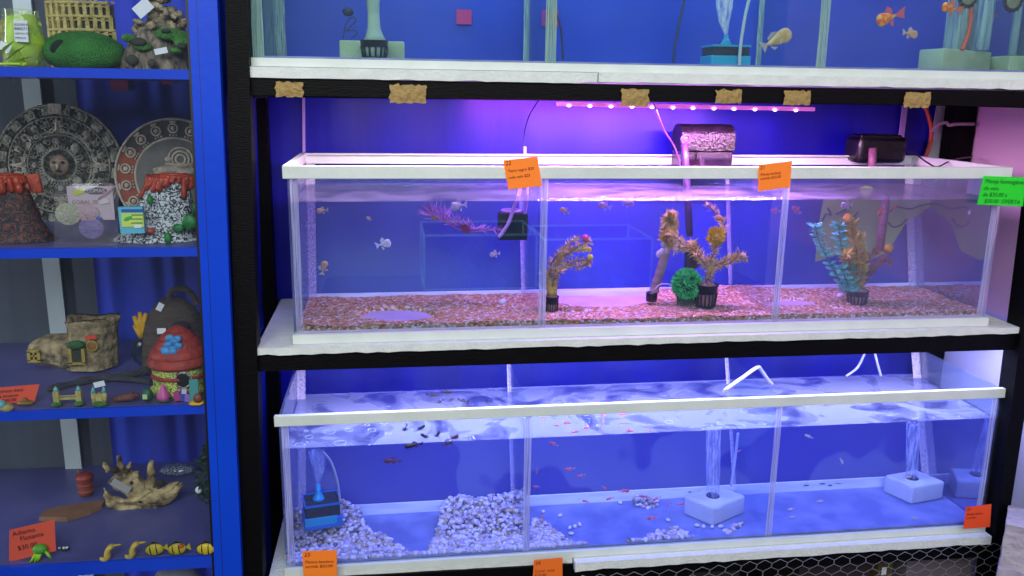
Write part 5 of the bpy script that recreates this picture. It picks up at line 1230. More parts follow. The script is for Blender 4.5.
# ------------------------------------------------------------------ top tank contents
def ublock(label, x0, x1_, ytop, Y0, Y1, corner=None):
    if corner:
        Lp, Cp, Rp = [at(*q) for q in corner]; zb = Z3+.0045
        B_ = Lp+Rp-Cp; c_ = Vector(((Lp.x+Rp.x)/2, (Lp.y+Rp.y)/2, zb)); t = thing('sponge_filter', label, 'sponge filter', c_); zt = Cp.z
        qs = [Vector((q.x, min(q.y, D3-.03), 0)) for q in (Lp, Cp, Rp, B_)]
    else:
        a, b = at(x0, ytop, Y0), at(x1_, ytop, Y0); zb = Z3+.0045; zt = a.z; c_ = Vector(((a.x+b.x)/2, (Y0+Y1)/2, zb)); t = thing('sponge_filter', label, 'sponge filter', c_)
        qs = [Vector((a.x, Y1, 0)), Vector((a.x, Y0, 0)), Vector((b.x, Y0, 0)), Vector((b.x, Y1, 0))]
    m = MB(sp_u); m.hexa([q+Vector((0, 0, zb)) for q in qs], [q+Vector((0, 0, zt)) for q in qs])
    bmesh.ops.bevel(m.bm, geom=m.bm.edges[:], offset=.003, segments=2, affect='EDGES', profile=.5)
    for f in m.bm.faces: f.smooth = True
    m.build('sponge_block', t); return t, c_, zt
upl = milky('green_bubble_column', '#a8c8c4', .5, streak=(160, 160, 6)); plaster = mat('cream_lift_pipe', '#aac0b4', .8, c2='#94aea8', scale=20., bump=.4)
def netpot(t, c, rt, rb, h, mt=None, plug=None, nrib=16):
    """black slotted basket: two rings, ribs, a bottom, and a plug of wool on top"""
    mt = mt or blackp; m = MB(mt); c = Vector(c)
    m.lathe(c, [(rt*.92, h*.62), (rt*.97, h*.62), (rt, h*.97), (rt*1.06, h*.97), (rt*1.06, h), (rt*.94, h), (rt*.90, h*.64)], 28, cap=False)
    m.lathe(c, [(rb, 0), (rb*1.02, h*.10), (rb*.94, h*.10), (rb*.9, .001)], 24)
    for i in range(nrib):
        a = 6.283*i/nrib; m.tube([c+Vector((rb*.99*math.cos(a), rb*.99*math.sin(a), h*.06)), c+Vector((rt*.95*math.cos(a), rt*.95*math.sin(a), h*.66))], rb*.10, 5)
    bo = m.build('basket', t)
    m = MB(plug or mat('pot_wool', '#8a7a74', .95, c2='#6c605c', scale=60., bump=.6)); m.lathe(c, [(rb*.88, h*.05), (rt*.86, h*.7), (rt*.88, h*.98), (rt*.5, h*1.08), (rt*.1, h*1.10)], 20); m.build('rooting_wool', t)
    return bo
t, c_, zt = ublock('pale green sponge block behind the black net pot in the top tank', 339, 404.5, 40, .10, .16)
pc = at(374.5, 60.8, .062); pc.z = Z3+.0045; kk = k(pc)
nt_ = thing('lift_pipe_pot', 'black net pot holding a cream lift pipe in the top tank', 'air lift', pc)
hpot = at(374.5, 40.5, .062).z-pc.z
netpot(nt_, pc, 13.6*kk, 11.6*kk, hpot, nrib=13, plug=plaster)
m = MB(plaster); m.lathe(pc, [(12*kk, hpot*.98), (9*kk, hpot+4*kk), (6.5*kk, hpot+12*kk), (6*kk, hpot+26*kk), (7*kk, hpot+45*kk), (7.5*kk, hpot+90*kk)], 18, fn=lambda a, h: 1+.07*math.sin(3*a+h*40)); m.displace(.001, 60.); m.build('lift_pipe', nt_)
m = MB(mat('dark_wire', '#1c2440', .6)); m.tube(smooth_path([at(343, 38, .15), at(346, 24, .15), at(352, 17, .15), at(356, 20, .15), at(350, 27, .15), at(346, 31, .15), at(354, 30, .15), at(357, 34, .15), at(351, 38, .15)], 5), .0012, 6); tag(m.build('curled_wire', loc=at(343, 38, .15)), 'thin dark curled wire behind the left green sponge', 'wire')
p = at(348, 12, .155); tag(MB(mat('dark_plug', '#141c44', .6)).ball(p, (.011, .006, .008), 12, 7, nz=.2).build('suction_cup', loc=p), 'dark suction cup on the back glass above the curled wire', 'suction cup')
t, c_, zt = ublock('large pale green sponge set corner-on in the top tank', 0, 0, 0, 0, 0, corner=[(919, 52, .11), (944, 48.2, .045), (992, 53.2, .14)])
for (xa, xb, Y, nm) in ((956, 951, .10, 'bubble_column'), (989, 980, .11, 'bubble_column')):
    kk = k(at(xa, 30, Y)); m = MB(upl); m.tube([at(xb, 50, Y), at((xa+xb)/2, 25, Y), at(xa+3, -30, Y)], [8*kk, 7.5*kk, 7*kk], 14); m.build(nm, t)
hose([(974, -10), (971, 8), (970.5, 22), (967, 38), (962, 50)], .075, .0042, mat('orange_hose', '#d0583c', .5), 'air_hose', 'orange air hose running down to the large corner-on sponge')
hose([(1005, -10), (1000, 6), (996, 18)], .2, .003, mat('dull_orange_hose', '#9a5a64', .5), 'air_hose', 'dull orange hose at the back right of the top tank')
t, c_, zt = ublock('pale green sponge cut by the right photo edge in the top tank', 1010, 1060, 55.5, .09, .15)
kk = k(at(1015, 30, .1)); m = MB(upl); m.tube([at(1012, 55, .12), at(1018, 10, .12), at(1022, -30, .12)], [4*kk, 4*kk, 4*kk], 12); m.build('bubble_column', t)
# yellow and black flower discs hanging in the top tank
for (x, y, lab) in ((968, -3, 'black and cream spiky disc ornament above the orange hose'), (1013, 1, 'black and cream spiky disc ornament at the upper right corner')):
    c_ = at(x, y, .06); kk = k(c_); t = thing('flower_disc', lab, 'ornament', c_)
    m = MB(mat('black_petal', '#14181c', .6))
    for i in range(14): a = 6.283*i/14; m.ball(c_+Vector((9*kk*math.cos(a), 0, 9*kk*math.sin(a))), (2.4*kk, .003, 2.4*kk), 8, 6)
    m.build('petal_ring', t); MB(mat('cream_centre', '#8c9478', .7, c2='#788068', scale=90.)).ball(c_, (8*kk, .004, 8*kk), 16, 9).build('centre', t)
hose([(686, -8), (681, 15), (676, 40), (673, 63)], .2, .003, mat('dark_hose', '#1c2c50', .5), 'air_hose', 'dark air hose left of the turquoise box filter')
hose([(554, -8), (556, 12), (561, 30), (563, 60)], .2, .0022, mat('dark_hose', '#1c2c50'), 'air_hose', 'thin dark air hose just right of the first top divider')
mg2 = mat('card_reflection_magenta', '#b02c70', .7)  # cards mirrored in the glass, built as flat magenta squares
for (x, y, w_, h_, lab) in ((464, 17, 15, 14, 'square magenta card reflection in the left part of the top tank'), (550, 18, 17, 15, 'square magenta card reflection behind the first top divider')):
    p = at(x, y, .298); kk = k(p); tag(MB(mg2).box(p, (w_*kk, .001, h_*kk)).build('card_reflection', loc=p), lab, 'card')
strip_on([(831, -20), (819, 68)], 7, .25, 'pale vertical strip inside the top tank beside the cream fish') if False else None

# ------------------------------------------------------------------ hang-on filters of the middle tank
filt = mat('black_filter_case', '#040306', .3, spec=.35, c2='#1c1420', scale=26., bump=.35, bscale=160., thr=(.5, .75)); smoke = glass('smoky_clear_plastic', '#5c5068', .10, .6, 2.5, dirt=.06, hazec='#806090')
t = thing('hang_on_filter', 'black round-lidded hang-on filter lit purple above the middle compartment', 'filter', at(705, 168, .24))
Yf = .235; A, B_ = at(682, 150, Yf), at(735, 150, Yf); ztop, zmid, zlow = at(705, 124.5, Yf).z, at(705, 151, Yf).z, at(705, 176, Yf).z
m = MB(filt); n = 14; prof = [(0, zmid)]+[(.075*(.5-.5*math.cos(math.pi*i/n))*1.0, zmid+(ztop-zmid)*math.sin(math.pi*i/n)**.55) for i in range(1, n)]+[(.075, zmid)]
rows = [[(x, Yf+y, z) for y, z in prof] for x in (A.x, A.x+.004, A.x+.03, A.x+.034, B_.x-.004, B_.x)]
m.grid(rows, True, False); m.poly([(A.x, Yf+y, z) for y, z in prof]); m.poly([(B_.x, Yf+y, z) for y, z in prof][::-1]); m.poly([(A.x, Yf, zmid), (B_.x, Yf, zmid), (B_.x, Yf+.075, zmid), (A.x, Yf+.075, zmid)]); m.build('lid', t)
m = MB(filt); m.torus(Vector((A.x+.034, Yf+.036, zmid)), .0372, .0012, 20, 6, axis=(1, 0, 0), a0=0, a1=math.pi*2); 
m.build('lid_seam', t)
MB(smoke).box(((A.x+B_.x)/2, Yf+.04, (zmid+zlow)/2), (B_.x-A.x-.004, .07, zmid-zlow), bev=.003).build('clear_tank', t)
m = MB(mat('filter_media', '#5c3c70', .7, c2='#2c1c3c', scale=60.)); m.box(((A.x+B_.x)/2+.016, Yf+.04, (zmid+zlow)/2), (.06, .05, (zmid-zlow)*.8), bev=.003); m.build('cartridge', t)
kc = at(685.5, 139.5, Yf-.004); kk = k(kc); m = MB(filt); m.use(mat('knob_grey', '#4c4054', .35)).torus(kc+Vector((0, -.003, 0)), 4.6*kk, .0026, 18, 6, axis=(0, -1, 0)); m.lathe(kc+Vector((0, .004, 0)), [(4*kk, 0), (4*kk, .006), (1.2*kk, .006)], 14, axis=(0, -1, 0)); m.build('flow_knob', t)
tubep = mat('violet_tube', '#3a2450', .4)
MB(tubep).tube([at(684.5, 143, Yf-.005), at(686, 168, Yf-.005), at(688, 203, Yf-.006), at(689.5, 236, Yf-.010)], 3.6*kk, 10).build('intake_tube', t)
m = MB(filt); m.lathe(at(691, 268, Yf-.012), [(6*kk, 0), (7.5*kk, .004), (7.5*kk, .05), (5*kk, .062)], 12); m.build('strainer', t)
t = thing('hang_on_filter', 'dark unlit hang-on filter on the rear rim above the right compartment', 'filter', at(878, 165, .27))
Yf = .27; A, B_ = at(859, 150, Yf), at(908, 150, Yf); z0, z1 = at(878, 163.5, Yf).z, at(878, 136.5, Yf).z
dkf = mat('dark_filter_case', '#0b070d', .3, bump=.2, bscale=120.)
MB(dkf).box(((A.x+B_.x)/2, Yf+.035, (z0+z1)/2), (B_.x-A.x, .07, z1-z0), bev=.012).build('case', t)
MB(dkf).box(((A.x+B_.x)/2-.004, Yf+.030, z1-.002), (B_.x-A.x-.02, .05, .012), bev=.004).build('lid', t)
kk = k(A); MB(mat('dusky_tube', '#7a4a68', .35)).tube([at(873, 148, Yf-.006), at(872, 166, Yf-.006), at(872.5, 168, Yf-.006)], 4*kk, 10).build('neck', t)
MB(mat('pinkish_tube', '#94606c', .4, c2='#7a4c58', scale=30., stretch=(1, 1, 4))).tube([at(886.5, 196, .19), at(884, 215, .188), at(879.5, 251, .185)], 3.9*kk, 10).build('intake_tube', t)
MB(mat('pinkish_tube', '#94606c')).torus(at(881, 236, .186), 4.2*kk, .0012, 14, 6).build('joint_ring', t)
# internal filter with hose
bx = at(513, 240, .12); kk = k(bx); t = thing('internal_filter', 'black internal filter box with a pink hose near the first middle divider', 'filter', bx)
w_ = 29*kk; ztp = at(513, 213, .12).z
MB(mat('internal_black', '#0a0a18', .4)).box((bx.x, .13, (bx.z+ztp)/2), (w_, .03, ztp-bx.z), bev=.003).build('case', t)
hp_ = mat('pink_hose', '#c890d0', .35)
MB(hp_).torus(Vector((bx.x-.006, .112, ztp+.006)), .019, .0025, 22, 7, sq=1.).build('hose_ring', t)
MB(hp_).tube(smooth_path([at(525, 160, .09), at(520, 190, .09), at(514, 207, .088), at(508, 224, .088), at(498.5, 237.5, .088)]), .0036, 8).build('hose', t)
MB(hp_).tube(smooth_path([at(528, 178, .11), at(527, 200, .11), at(525, 214, .112)]), .0026, 8).build('air_line', t)
c_ = at(524.5, 151, .318); o = MB(mat('white_clip', '#dccce8', .4)).box(c_, (.006, .016, .020), bev=.001).build('hose_clip', loc=c_); tag(o, 'small white clip on the rear rim behind card 22', 'clip')
# cables
cabm = mat('dark_cable', '#1a0c24', .4); cabp = mat('pink_lit_cable', '#5c3470', .4)
def cable(pts, Ys, r, mt, label):
    P = [at(x, y, Ys[i]) for i, (x, y) in enumerate(pts)]
    tag(MB(mt).tube(smooth_path(P, 6), r, 7).build('cable', loc=P[-1]), label, 'cable')
cable([(652, 100), (657, 112), (664, 130), (674, 146), (679, 160), (680, 168)], [.06, .10, .16, .2, .215, .22], .0019, cabp, 'thin cable dropping from the LED bar beside the round-lidded filter')
cable([(539, 100), (530, 114), (525, 130), (523, 148), (522, 152)], [.2, .3, .33, .33, .32], .0014, cabm, 'thin dark cable hanging down to the white clip')
cable([(903, 150), (915, 154), (928, 163), (937, 167), (948, 162), (960, 158.5), (972, 157)], [.26, .2, .16, .15, .18, .24, .3], .0019, cabm, 'black cable sagging from the dark filter to the rear post')
hose([(923, 100), (929, 118), (931.5, 131), (929.5, 145), (925, 158)], .36, .0052, mat('orange_hose', '#d0583c'), 'air_hose', 'orange hose hanging beside the white card at the back right')
hose([(931, 132), (938, 125), (946, 122.5), (949, 125), (958, 124), (974, 124)], .355, .0042, mat('grey_hose', '#a88c98', .5), 'air_hose', 'greyish hose branching off the orange hose to the rear post', Ys=[.355, .345, .335, .325, .318, .318])

# ------------------------------------------------------------------ plastic plants in the middle tank
tanleaf = mat('tan_foliage', '#e4c468', .7, c2='#c09c50', scale=40.); yelleaf = mat('yellow_foliage', '#dcb83c', .7, c2='#b89438', scale=50.); tealleaf = mat('teal_foliage', '#78d8b4', .6, c2='#48ac98', scale=50.); redleaf = mat('russet_foliage', '#a86048', .7, c2='#844c3c', scale=40.)
stemb = mat('brown_stem', '#8a6a44', .7); pinkwool = mat('pink_wool', '#c08c84', .95, c2='#a8746c', scale=60., bump=.6)
rl = random.Random(21)
def branch(m, ms, pts, Y, r, nl, L, w, spread=1., Yv=.02):
    P = [at(x, y, Y) for x, y in pts]; P = [p+Vector((0, rl.uniform(-Yv, Yv) if i else 0, 0)) for i, p in enumerate(P)]
    S = smooth_path(P, 6); ms.tube(S, r, 6)
    for i in range(int(nl*1.8)):
        j = rl.uniform(.05, .999)*(len(S)-1); a = int(j); p = S[a].lerp(S[min(a+1, len(S)-1)], j-a)
        d = (S[min(a+1, len(S)-1)]-S[a]); d = d.normalized() if d.length > 1e-7 else Vector((0, 0, 1))
        q = Vector((rl.gauss(0, 1), rl.gauss(0, 1), rl.gauss(0, 1))); q = (q-d*q.dot(d)).normalized()
        m.leaf(p, q*spread+d*.45, L*rl.uniform(.6, 1.2), w, rl.uniform(0, 6), rl.uniform(-.2, .2))
def potted(name, label, px, yt, yb, rt, Y, cat='plastic plant'):
    c = at(px, yb, Y); kk = k(c); t = thing(name, label, cat, c); h = at(px, yt, Y).z-c.z
    netpot(t, c, rt*kk, rt*.82*kk, h, plug=pinkwool); return t, c, kk, h
t, c, kk, h = potted('potted_plant', 'tan feathery plastic plant in a small black pot beside the first divider', 551.5, 296, 315, 6.8, .085)
m, ms = MB(tanleaf), MB(stemb)
for pts, n_ in (([(551, 296), (553, 275), (560, 262), (575, 250), (590, 240)], 150), ([(552, 285), (558, 270), (572, 264), (592, 260)], 110), ([(551, 290), (552, 268), (556, 254), (566, 246), (578, 238)], 110), ([(553, 275), (568, 266), (582, 268), (590, 264)], 80), ([(550, 294), (549, 280), (551, 268)], 60), ([(556, 262), (570, 252), (588, 248)], 80)):
    branch(m, ms, pts, .085, .0015, n_, .013, .0022)
m.build('foliage', t); ms.build('stem', t)
MB(yelleaf).lathe(c+Vector((0, 0, h)), [(5*kk, 0), (5.4*kk, 6*kk), (5*kk, 12*kk), (2*kk, 18*kk)], 12, fn=lambda a, h_: 1+.1*math.sin(5*a)).build('yellow_base', t)
for (x, y, nm, cc, r_) in ((585, 238, 'magenta_flower', '#c02060', 3.4), (590, 257, 'yellow_flower', '#d0c030', 3.2)):
    MB(mat(nm, cc, .6)).ball(at(x, y, .078), r_*kk, 10, 7, nz=.3, ns=3.).build('flower', t)
# central plant
t, c, kk, h = potted('potted_plant', 'tall tan plastic plant with a golden flower in a black pot at centre', 705, 284, 306.5, 11.4, .075)
m, ms = MB(tanleaf), MB(stemb)
for pts, n_ in (([(705, 284), (707, 272), (710, 262), (713, 250), (715, 242)], 150), ([(708, 270), (700, 258), (690, 250), (678, 240), (670, 233)], 190), ([(709, 268), (722, 262), (735, 258), (745, 257)], 140), ([(706, 276), (718, 268), (728, 262), (738, 252)], 100), ([(700, 258), (688, 246), (676, 250)], 70), ([(714, 250), (722, 232), (724, 222), (716, 214), (706, 204)], 70), ([(712, 262), (700, 252), (694, 243)], 60)):
    branch(m, ms, pts, .075, .0016, n_, .014, .0024)
m.build('foliage', t); ms.build('stem', t)
gf = MB(mat('golden_flower', '#f8c830', .6, c2='#d0a028', scale=40.)); fc_ = at(715, 236, .06)
for i in range(220):
    q = Vector((rl.gauss(0, 1), -abs(rl.gauss(0, 1)), rl.gauss(0, 1))).normalized(); gf.leaf(fc_+q*4*kk, q+Vector((0, 0, .1)), 7*kk, 2.2*kk, rl.uniform(0, 6))
gf.ball(fc_, 6.5*kk, 14, 10, nz=.1); fo = gf.build('flower', t); MB(mat('pale_flower_eye', '#f0c880', .6)).ball(fc_+Vector((0, -6*kk, 1*kk)), 2.6*kk, 10, 7).build('flower_centre', fo)
m = MB(mat('orange_bud', '#c08a50', .6)); m.ball(at(719, 218, .062), (4*kk, .006, 3*kk), 12, 8, rot=lean('Y', 20)); m.build('bud', t)
m = MB(mat('pale_bud', '#c8a070', .6)); m.ball(at(743, 256, .062), (3.4*kk, .006, 3*kk), 12, 8, nz=.2); m.build('bud', t)
# green ball plant
c = at(687, 284, .09); kk = k(c)*1.1; bt = atz(690, 306, Z2+.012); bt = Vector((c.x, .09, at(689, 305, .09).z)); t = thing('grass_ball', 'round bright green plastic grass ball beside the central black pot', 'plastic plant', bt)
MB(mat('ball_core', '#14481c', .8)).ball(c, 11*kk, 16, 10).build('ball_core', t)
m = MB(mat('bright_green_blade', '#60e878', .5, c2='#3cc054', scale=60.))
for i in range(750):
    q = Vector((rl.gauss(0, 1), rl.gauss(0, 1), rl.gauss(0, 1))).normalized(); m.leaf(c+q*10.5*kk, q+Vector((rl.gauss(0, .5), rl.gauss(0, .5), rl.gauss(0, .5))), 5*kk, 2.6*kk, rl.uniform(0, 6))
m.build('grass_blades', t)
m = MB(mat('dark_green_blade', '#35502c', .7))
for i in range(40): m.leaf(bt+Vector((rl.uniform(-8, 8)*kk, rl.uniform(-.01, .01), 0)), (rl.gauss(0, .4), rl.gauss(0, .3), 1), 11*kk, 2.*kk, rl.uniform(0, 6))
for (dx, dz) in ((-14, 3), (-15, 8), (-12, 12)): m.leaf(c+Vector((-9*kk, -.01, 0)), (dx, -2, dz), 10*kk, 1.4*kk)
m.build('lower_blades', t)
MB(mat('white_loop', '#d0b8c8', .5)).tube(smooth_path([at(655, 289, .1), at(660, 284.5, .1), at(668, 284, .098), at(672, 286, .095)]), .0014, 6).build('loop_stem', t)
# bamboo-like bubble stick with yellow flower head
b0, b1 = at(651.5, 299, .12), at(669, 243, .12); kk = k(b0)
t = thing('bamboo_plant', 'leaning ringed stalk with a yellow-green tufted head in a black foot', 'plastic plant', b0)
m = MB(mat('ringed_stalk', '#a88a80', .6, c2='#7c6058', scale=22., stretch=(1, 1, 3), thr=(.4, .6))); pts, rr = [], []
for i in range(33): f = i/32; pts.append(b0.lerp(b1, f)); rr.append((4.6-.6*f)*kk*(1.12 if i % 5 == 0 else 1.))
m.tube(pts, rr, 14); m.build('stalk', t)
MB(blackp).lathe(b0+Vector((0, 0, -.004)), [(5.5*kk, 0), (5.8*kk, 8*kk), (5.2*kk, 9*kk)], 16).build('foot', t)
m = MB(mat('lilac_petal', '#c8b0c0', .6))
for (x, y) in ((664, 244), (668, 238), (662, 252), (671, 246), (659, 254), (667, 250)): m.ball(at(x, y, .113), (3.4*kk, .004, 4*kk), 8, 6, nz=.3, seed=x)
m.build('pale_bracts', t)
m, ms = MB(yelleaf).use(mat('pale_yellow_leaf', '#d8c070', .6, c2='#b8a048', scale=50.)), None
hd = [at(668, 243, .112), at(670, 228, .108), at(671.5, 214, .106)]
for i in range(420):
    f = rl.random(); p = hd[0].lerp(hd[2], f); q = Vector((rl.gauss(0, 1), rl.gauss(0, 1), rl.gauss(0, .6))).normalized(); m.use(m.mats[1 if f > .45 else 0]).leaf(p, q+Vector((0, 0, .35)), (12 if f < .85 else 9)*kk*rl.uniform(.7, 1.), 3.2*kk, rl.uniform(0, 6))
m.build('tufted_head', t)
# teal and yellow plants at right
t, c, kk, h = potted('potted_plant', 'teal and yellow plastic plants rising from a black pot in the right compartment', 856.5, 290, 304, 10.4, .085)
m, ms = MB(tealleaf), MB(mat('teal_stem', '#2c7078', .6))
def whorls(pts, Y, n_, L, w):
    P = smooth_path([at(x, y, Y) for x, y in pts], 8); ms.tube(P, .0014, 6)
    for i in range(n_):
        p = P[int(i*(len(P)-1)/(n_-1))]
        for j in range(9):
            a = 6.283*j/9+i; m.leaf(p, (math.cos(a), math.sin(a), .35), L*rl.uniform(.8, 1.1), w, rl.uniform(0, 6), .2)
whorls([(846, 292), (838, 278), (826, 256), (818, 238), (815, 226)], .10, 15, .019, .0075)
whorls([(852, 290), (848, 270), (842, 250), (840, 236), (839, 225)], .085, 14, .021, .0085)
whorls([(850, 291), (846, 280), (841, 268)], .075, 6, .018, .0075)
m.build('teal_leaves', t); ms.build('teal_stem', t)
m, ms = MB(yelleaf), MB(stemb)
for pts, n_ in (([(857, 290), (856, 270), (852, 250), (850, 232), (849, 222)], 260), ([(858, 290), (861, 268), (862, 250), (860, 236)], 200), ([(856, 280), (848, 262), (843, 252)], 110)): branch(m, ms, pts, .08, .0018, n_, .016, .0045)
m.build('yellow_leaves', t); ms.build('yellow_stem', t)
m, ms = MB(redleaf), MB(stemb)
for pts, n_ in (([(858, 290), (865, 274), (874, 262), (886, 250)], 130), ([(860, 284), (869, 270), (880, 262), (890, 262)], 100), ([(862, 276), (866, 258), (872, 250)], 60)): branch(m, ms, pts, .09, .0014, n_, .012, .0022)
m.build('russet_leaves', t); ms.build('russet_stem', t)
for (x, y, r_) in ((848, 218, 5), (889, 248, 4.5)): MB(mat('amber_flower', '#c88a20', .6)).ball(at(x, y, .07), r_*kk, 12, 8, nz=.3, ns=4.).build('flower', t)
# pink bristle plant floating at left
P = [at(x, y, .10) for x, y in ((432, 216), (445, 222), (458, 229), (470, 232), (486, 231), (499, 229))]; kk = k(P[0])
t = thing('bristle_plant', 'pink feathery plastic sprig floating by the waterline in the left compartment', 'plastic plant', P[2])
MB(mat('pink_stem', '#b05890', .6)).tube(smooth_path(P), [.0016]*31, 6).build('stem', t)
m = MB(mat('pink_bristle', '#c078c0', .6))
for i in range(170):
    f = rl.random()**1.2; p = P[0].lerp(P[4], f*.8)+Vector((0, 0, -.004*math.sin(math.pi*f))); m.leaf(p, (rl.gauss(-.5, .6), rl.gauss(0, .5), abs(rl.gauss(.9, .5))*(1-.5*f)), rl.uniform(14, 26)*kk*(1-.5*f), 1.2*kk, rl.uniform(0, 6))
for i in range(60): p = P[2].lerp(P[5], rl.random()); m.leaf(p, (rl.gauss(.6, .4), rl.gauss(0, .3), rl.gauss(.1, .3)), 8*kk, 1.2*kk, rl.uniform(0, 6))
m.build('bristles', t); MB(mat('dark_red_leaf', '#8a2850', .6)).prism([(-6, 5), (5, 3), (3, -6), (-4, -4)], at(466, 228, .095), (kk, 0, 0), (0, 0, kk), .001).build('red_leaf', t)
MB(mat('tan_tip', '#b08838', .6)).ball(at(435, 218, .098), (4*kk, .004, 2*kk), 8, 6).build('tan_tip', t)
# green card reflection, built as a film behind the right compartment
gs = milky('green_reflection_film', '#a4c864', .66)
pts = [(815, 262), (819, 222), (824, 196), (866, 186), (915, 196), (938, 201), (905, 224), (888, 252), (866, 262), (842, 254)]
c0 = at(870, 225, .225); P = [at(x, y, .225) for x, y in pts]; t = thing('green_reflection', 'olive green reflection with dark curling lines, built as a film behind the right plants', 'sheet', Vector((c0.x, .225, at(842, 262, .225).z)))
m = MB(gs); m.poly([(p.x, .225, p.z) for p in P]); m.build('film', t)
dl = mat('dark_line', '#1c2a50', .7)
for pts in ([(822, 222), (826, 214), (831, 215), (828, 208)], [(847, 232), (853, 218), (858, 212)], [(889, 212), (898, 207), (910, 209), (922, 205), (932, 203)], [(888, 222), (893, 227), (901, 225), (907, 219)], [(836, 214), (845, 210), (850, 207)]): MB(dl).tube(smooth_path([at(x, y, .222) for x, y in pts], 5), .0016, 6).build('curling_line', t)

# ------------------------------------------------------------------ fish
def fish_mesh(nm, H, c1, c2, finc, tail=.30, fat=.16, fin=.2, eye=True):
    body = mat(nm+'_scales', c1, .35, c2=c2, scale=5., thr=(.4, .6), detail=2.); finm = milky(nm+'_fin', finc, .75); em = mat('fish_eye', '#0c0c10', .2)
    m = MB(body); rows = []
    for i in range(15):
        f = i/14; x = .5-.76*f; hh = H*.5*(math.sin(math.pi*min(1, f**.62*.97+.02))**.8)*(1-.35*f)+.012; hh = max(hh, .05*H+.02 if f > .1 else .01); ww = fat*.5*(hh/(H*.5))
        rows.append([(x, ww*math.sin(a), hh*math.cos(a)-(0.02*H if f < .4 else 0)) for a in [6.283*j/12 for j in range(12)]])
    m.grid(rows, True, True); m._face(list(reversed(m.vs[0])), True); m._face(m.vs[-1], True)
    m.use(finm); V = lambda x, z: Vector((x, 0, z))
    m.poly([V(-.24, .03), V(-.24, -.03), V(-.24-tail*.7, -H*.36-.02), V(-.24-tail*.75, 0), V(-.24-tail*.95, H*.40+.02)])
    m.poly([V(.14, H*.46), V(-.02, H*.46+fin), V(-.18, H*.30+fin*.5), V(-.16, H*.2)]); m.poly([V(.02, -H*.46), V(-.10, -H*.44-fin*.8), V(-.18, -H*.2-fin*.3), V(-.17, -H*.2)])
    m.poly([Vector((.2, .06, -H*.15)), Vector((.05, .14, -H*.35)), Vector((.06, .08, -H*.1))]); m.poly([Vector((.2, -.06, -H*.15)), Vector((.05, -.14, -H*.35)), Vector((.06, -.08, -H*.1))])
    m.use(em)
    for s_ in (-1, 1): m.ball((.40, s_*fat*.30, H*.08), (.03, .02, .03), 7, 5)
    o = m.build('fish', loc=(0, 0, 0)); return o
FM = {}
FM['cream'] = fish_mesh('cream', .5, '#d8a878', '#c89070', '#e0c0a0', fin=.16)
FM['white'] = fish_mesh('white', .62, '#e8d8d8', '#d0b8c0', '#f0e0e8', tail=.35)
FM['pinkwhite'] = fish_mesh('pinkwhite', .52, '#e0b8c8', '#c890b0', '#e8c8d8')
FM['yellow'] = fish_mesh('yellow', .42, '#e8c020', '#d8a818', '#e8d8a0')
FM['magenta'] = fish_mesh('magenta', .46, '#d0447c', '#b82c64', '#d880a8', tail=.4, fin=.22)
FM['orange'] = fish_mesh('orange', .46, '#c8642c', '#a8481c', '#d89060')
FM['tetra'] = fish_mesh('tetra', .30, '#f07898', '#e85880', '#f8a8c0', fat=.14, fin=.08)
FM['ghost'] = fish_mesh('ghost', .28, '#e8d8c0', '#d8c0b0', '#e8e0f0', fat=.13, fin=.07)
FM['dark'] = fish_mesh('dark', .26, '#2a2038', '#201830', '#3a3050', fat=.17, fin=.1)
FM['darkred'] = fish_mesh('darkred', .30, '#702c48', '#50203c', '#804058', fat=.16, fin=.14)
FM['gold'] = fish_mesh('gold', .52, '#f05010', '#f8b420', '#e86020', tail=.5, fat=.3, fin=.18)
FM['cichlid'] = fish_mesh('cichlid', .42, '#e0bc84', '#c49a62', '#c8b8a0', tail=.2, fat=.2, fin=.05)
used = set()
def fish(kind, x, y, L, ang, Y, label, group, flip=False, z=None, top=0.):
    src = FM[kind]
    if kind in used: o = src.copy(); C.objects.link(o)
    else: o = src; used.add(kind)
    P = at(x, y, Y) if z is None else atz(x, y, z)
    if z is not None: P.z = z
    s_ = L*k(P)
    o.location = P; o.scale = (s_, s_, s_)
    q = Matrix.Rotation(math.radians(-ang), 4, 'Y')
    if flip: q = q @ Matrix.Rotation(math.pi, 4, 'Z')
    if top: q = Matrix.Rotation(math.radians(top), 4, 'Z') @ q
    o.rotation_euler = q.to_euler(); WORLD_LOC[o.name] = P
    tag(o, label, 'fish', group); return o
gm = 'fish in the middle tank'; gl = 'pink tetras in the centre of the bottom tank'; gr = 'pale small fish in the right of the bottom tank'; gd = 'dark fish near the surface of the bottom tank'
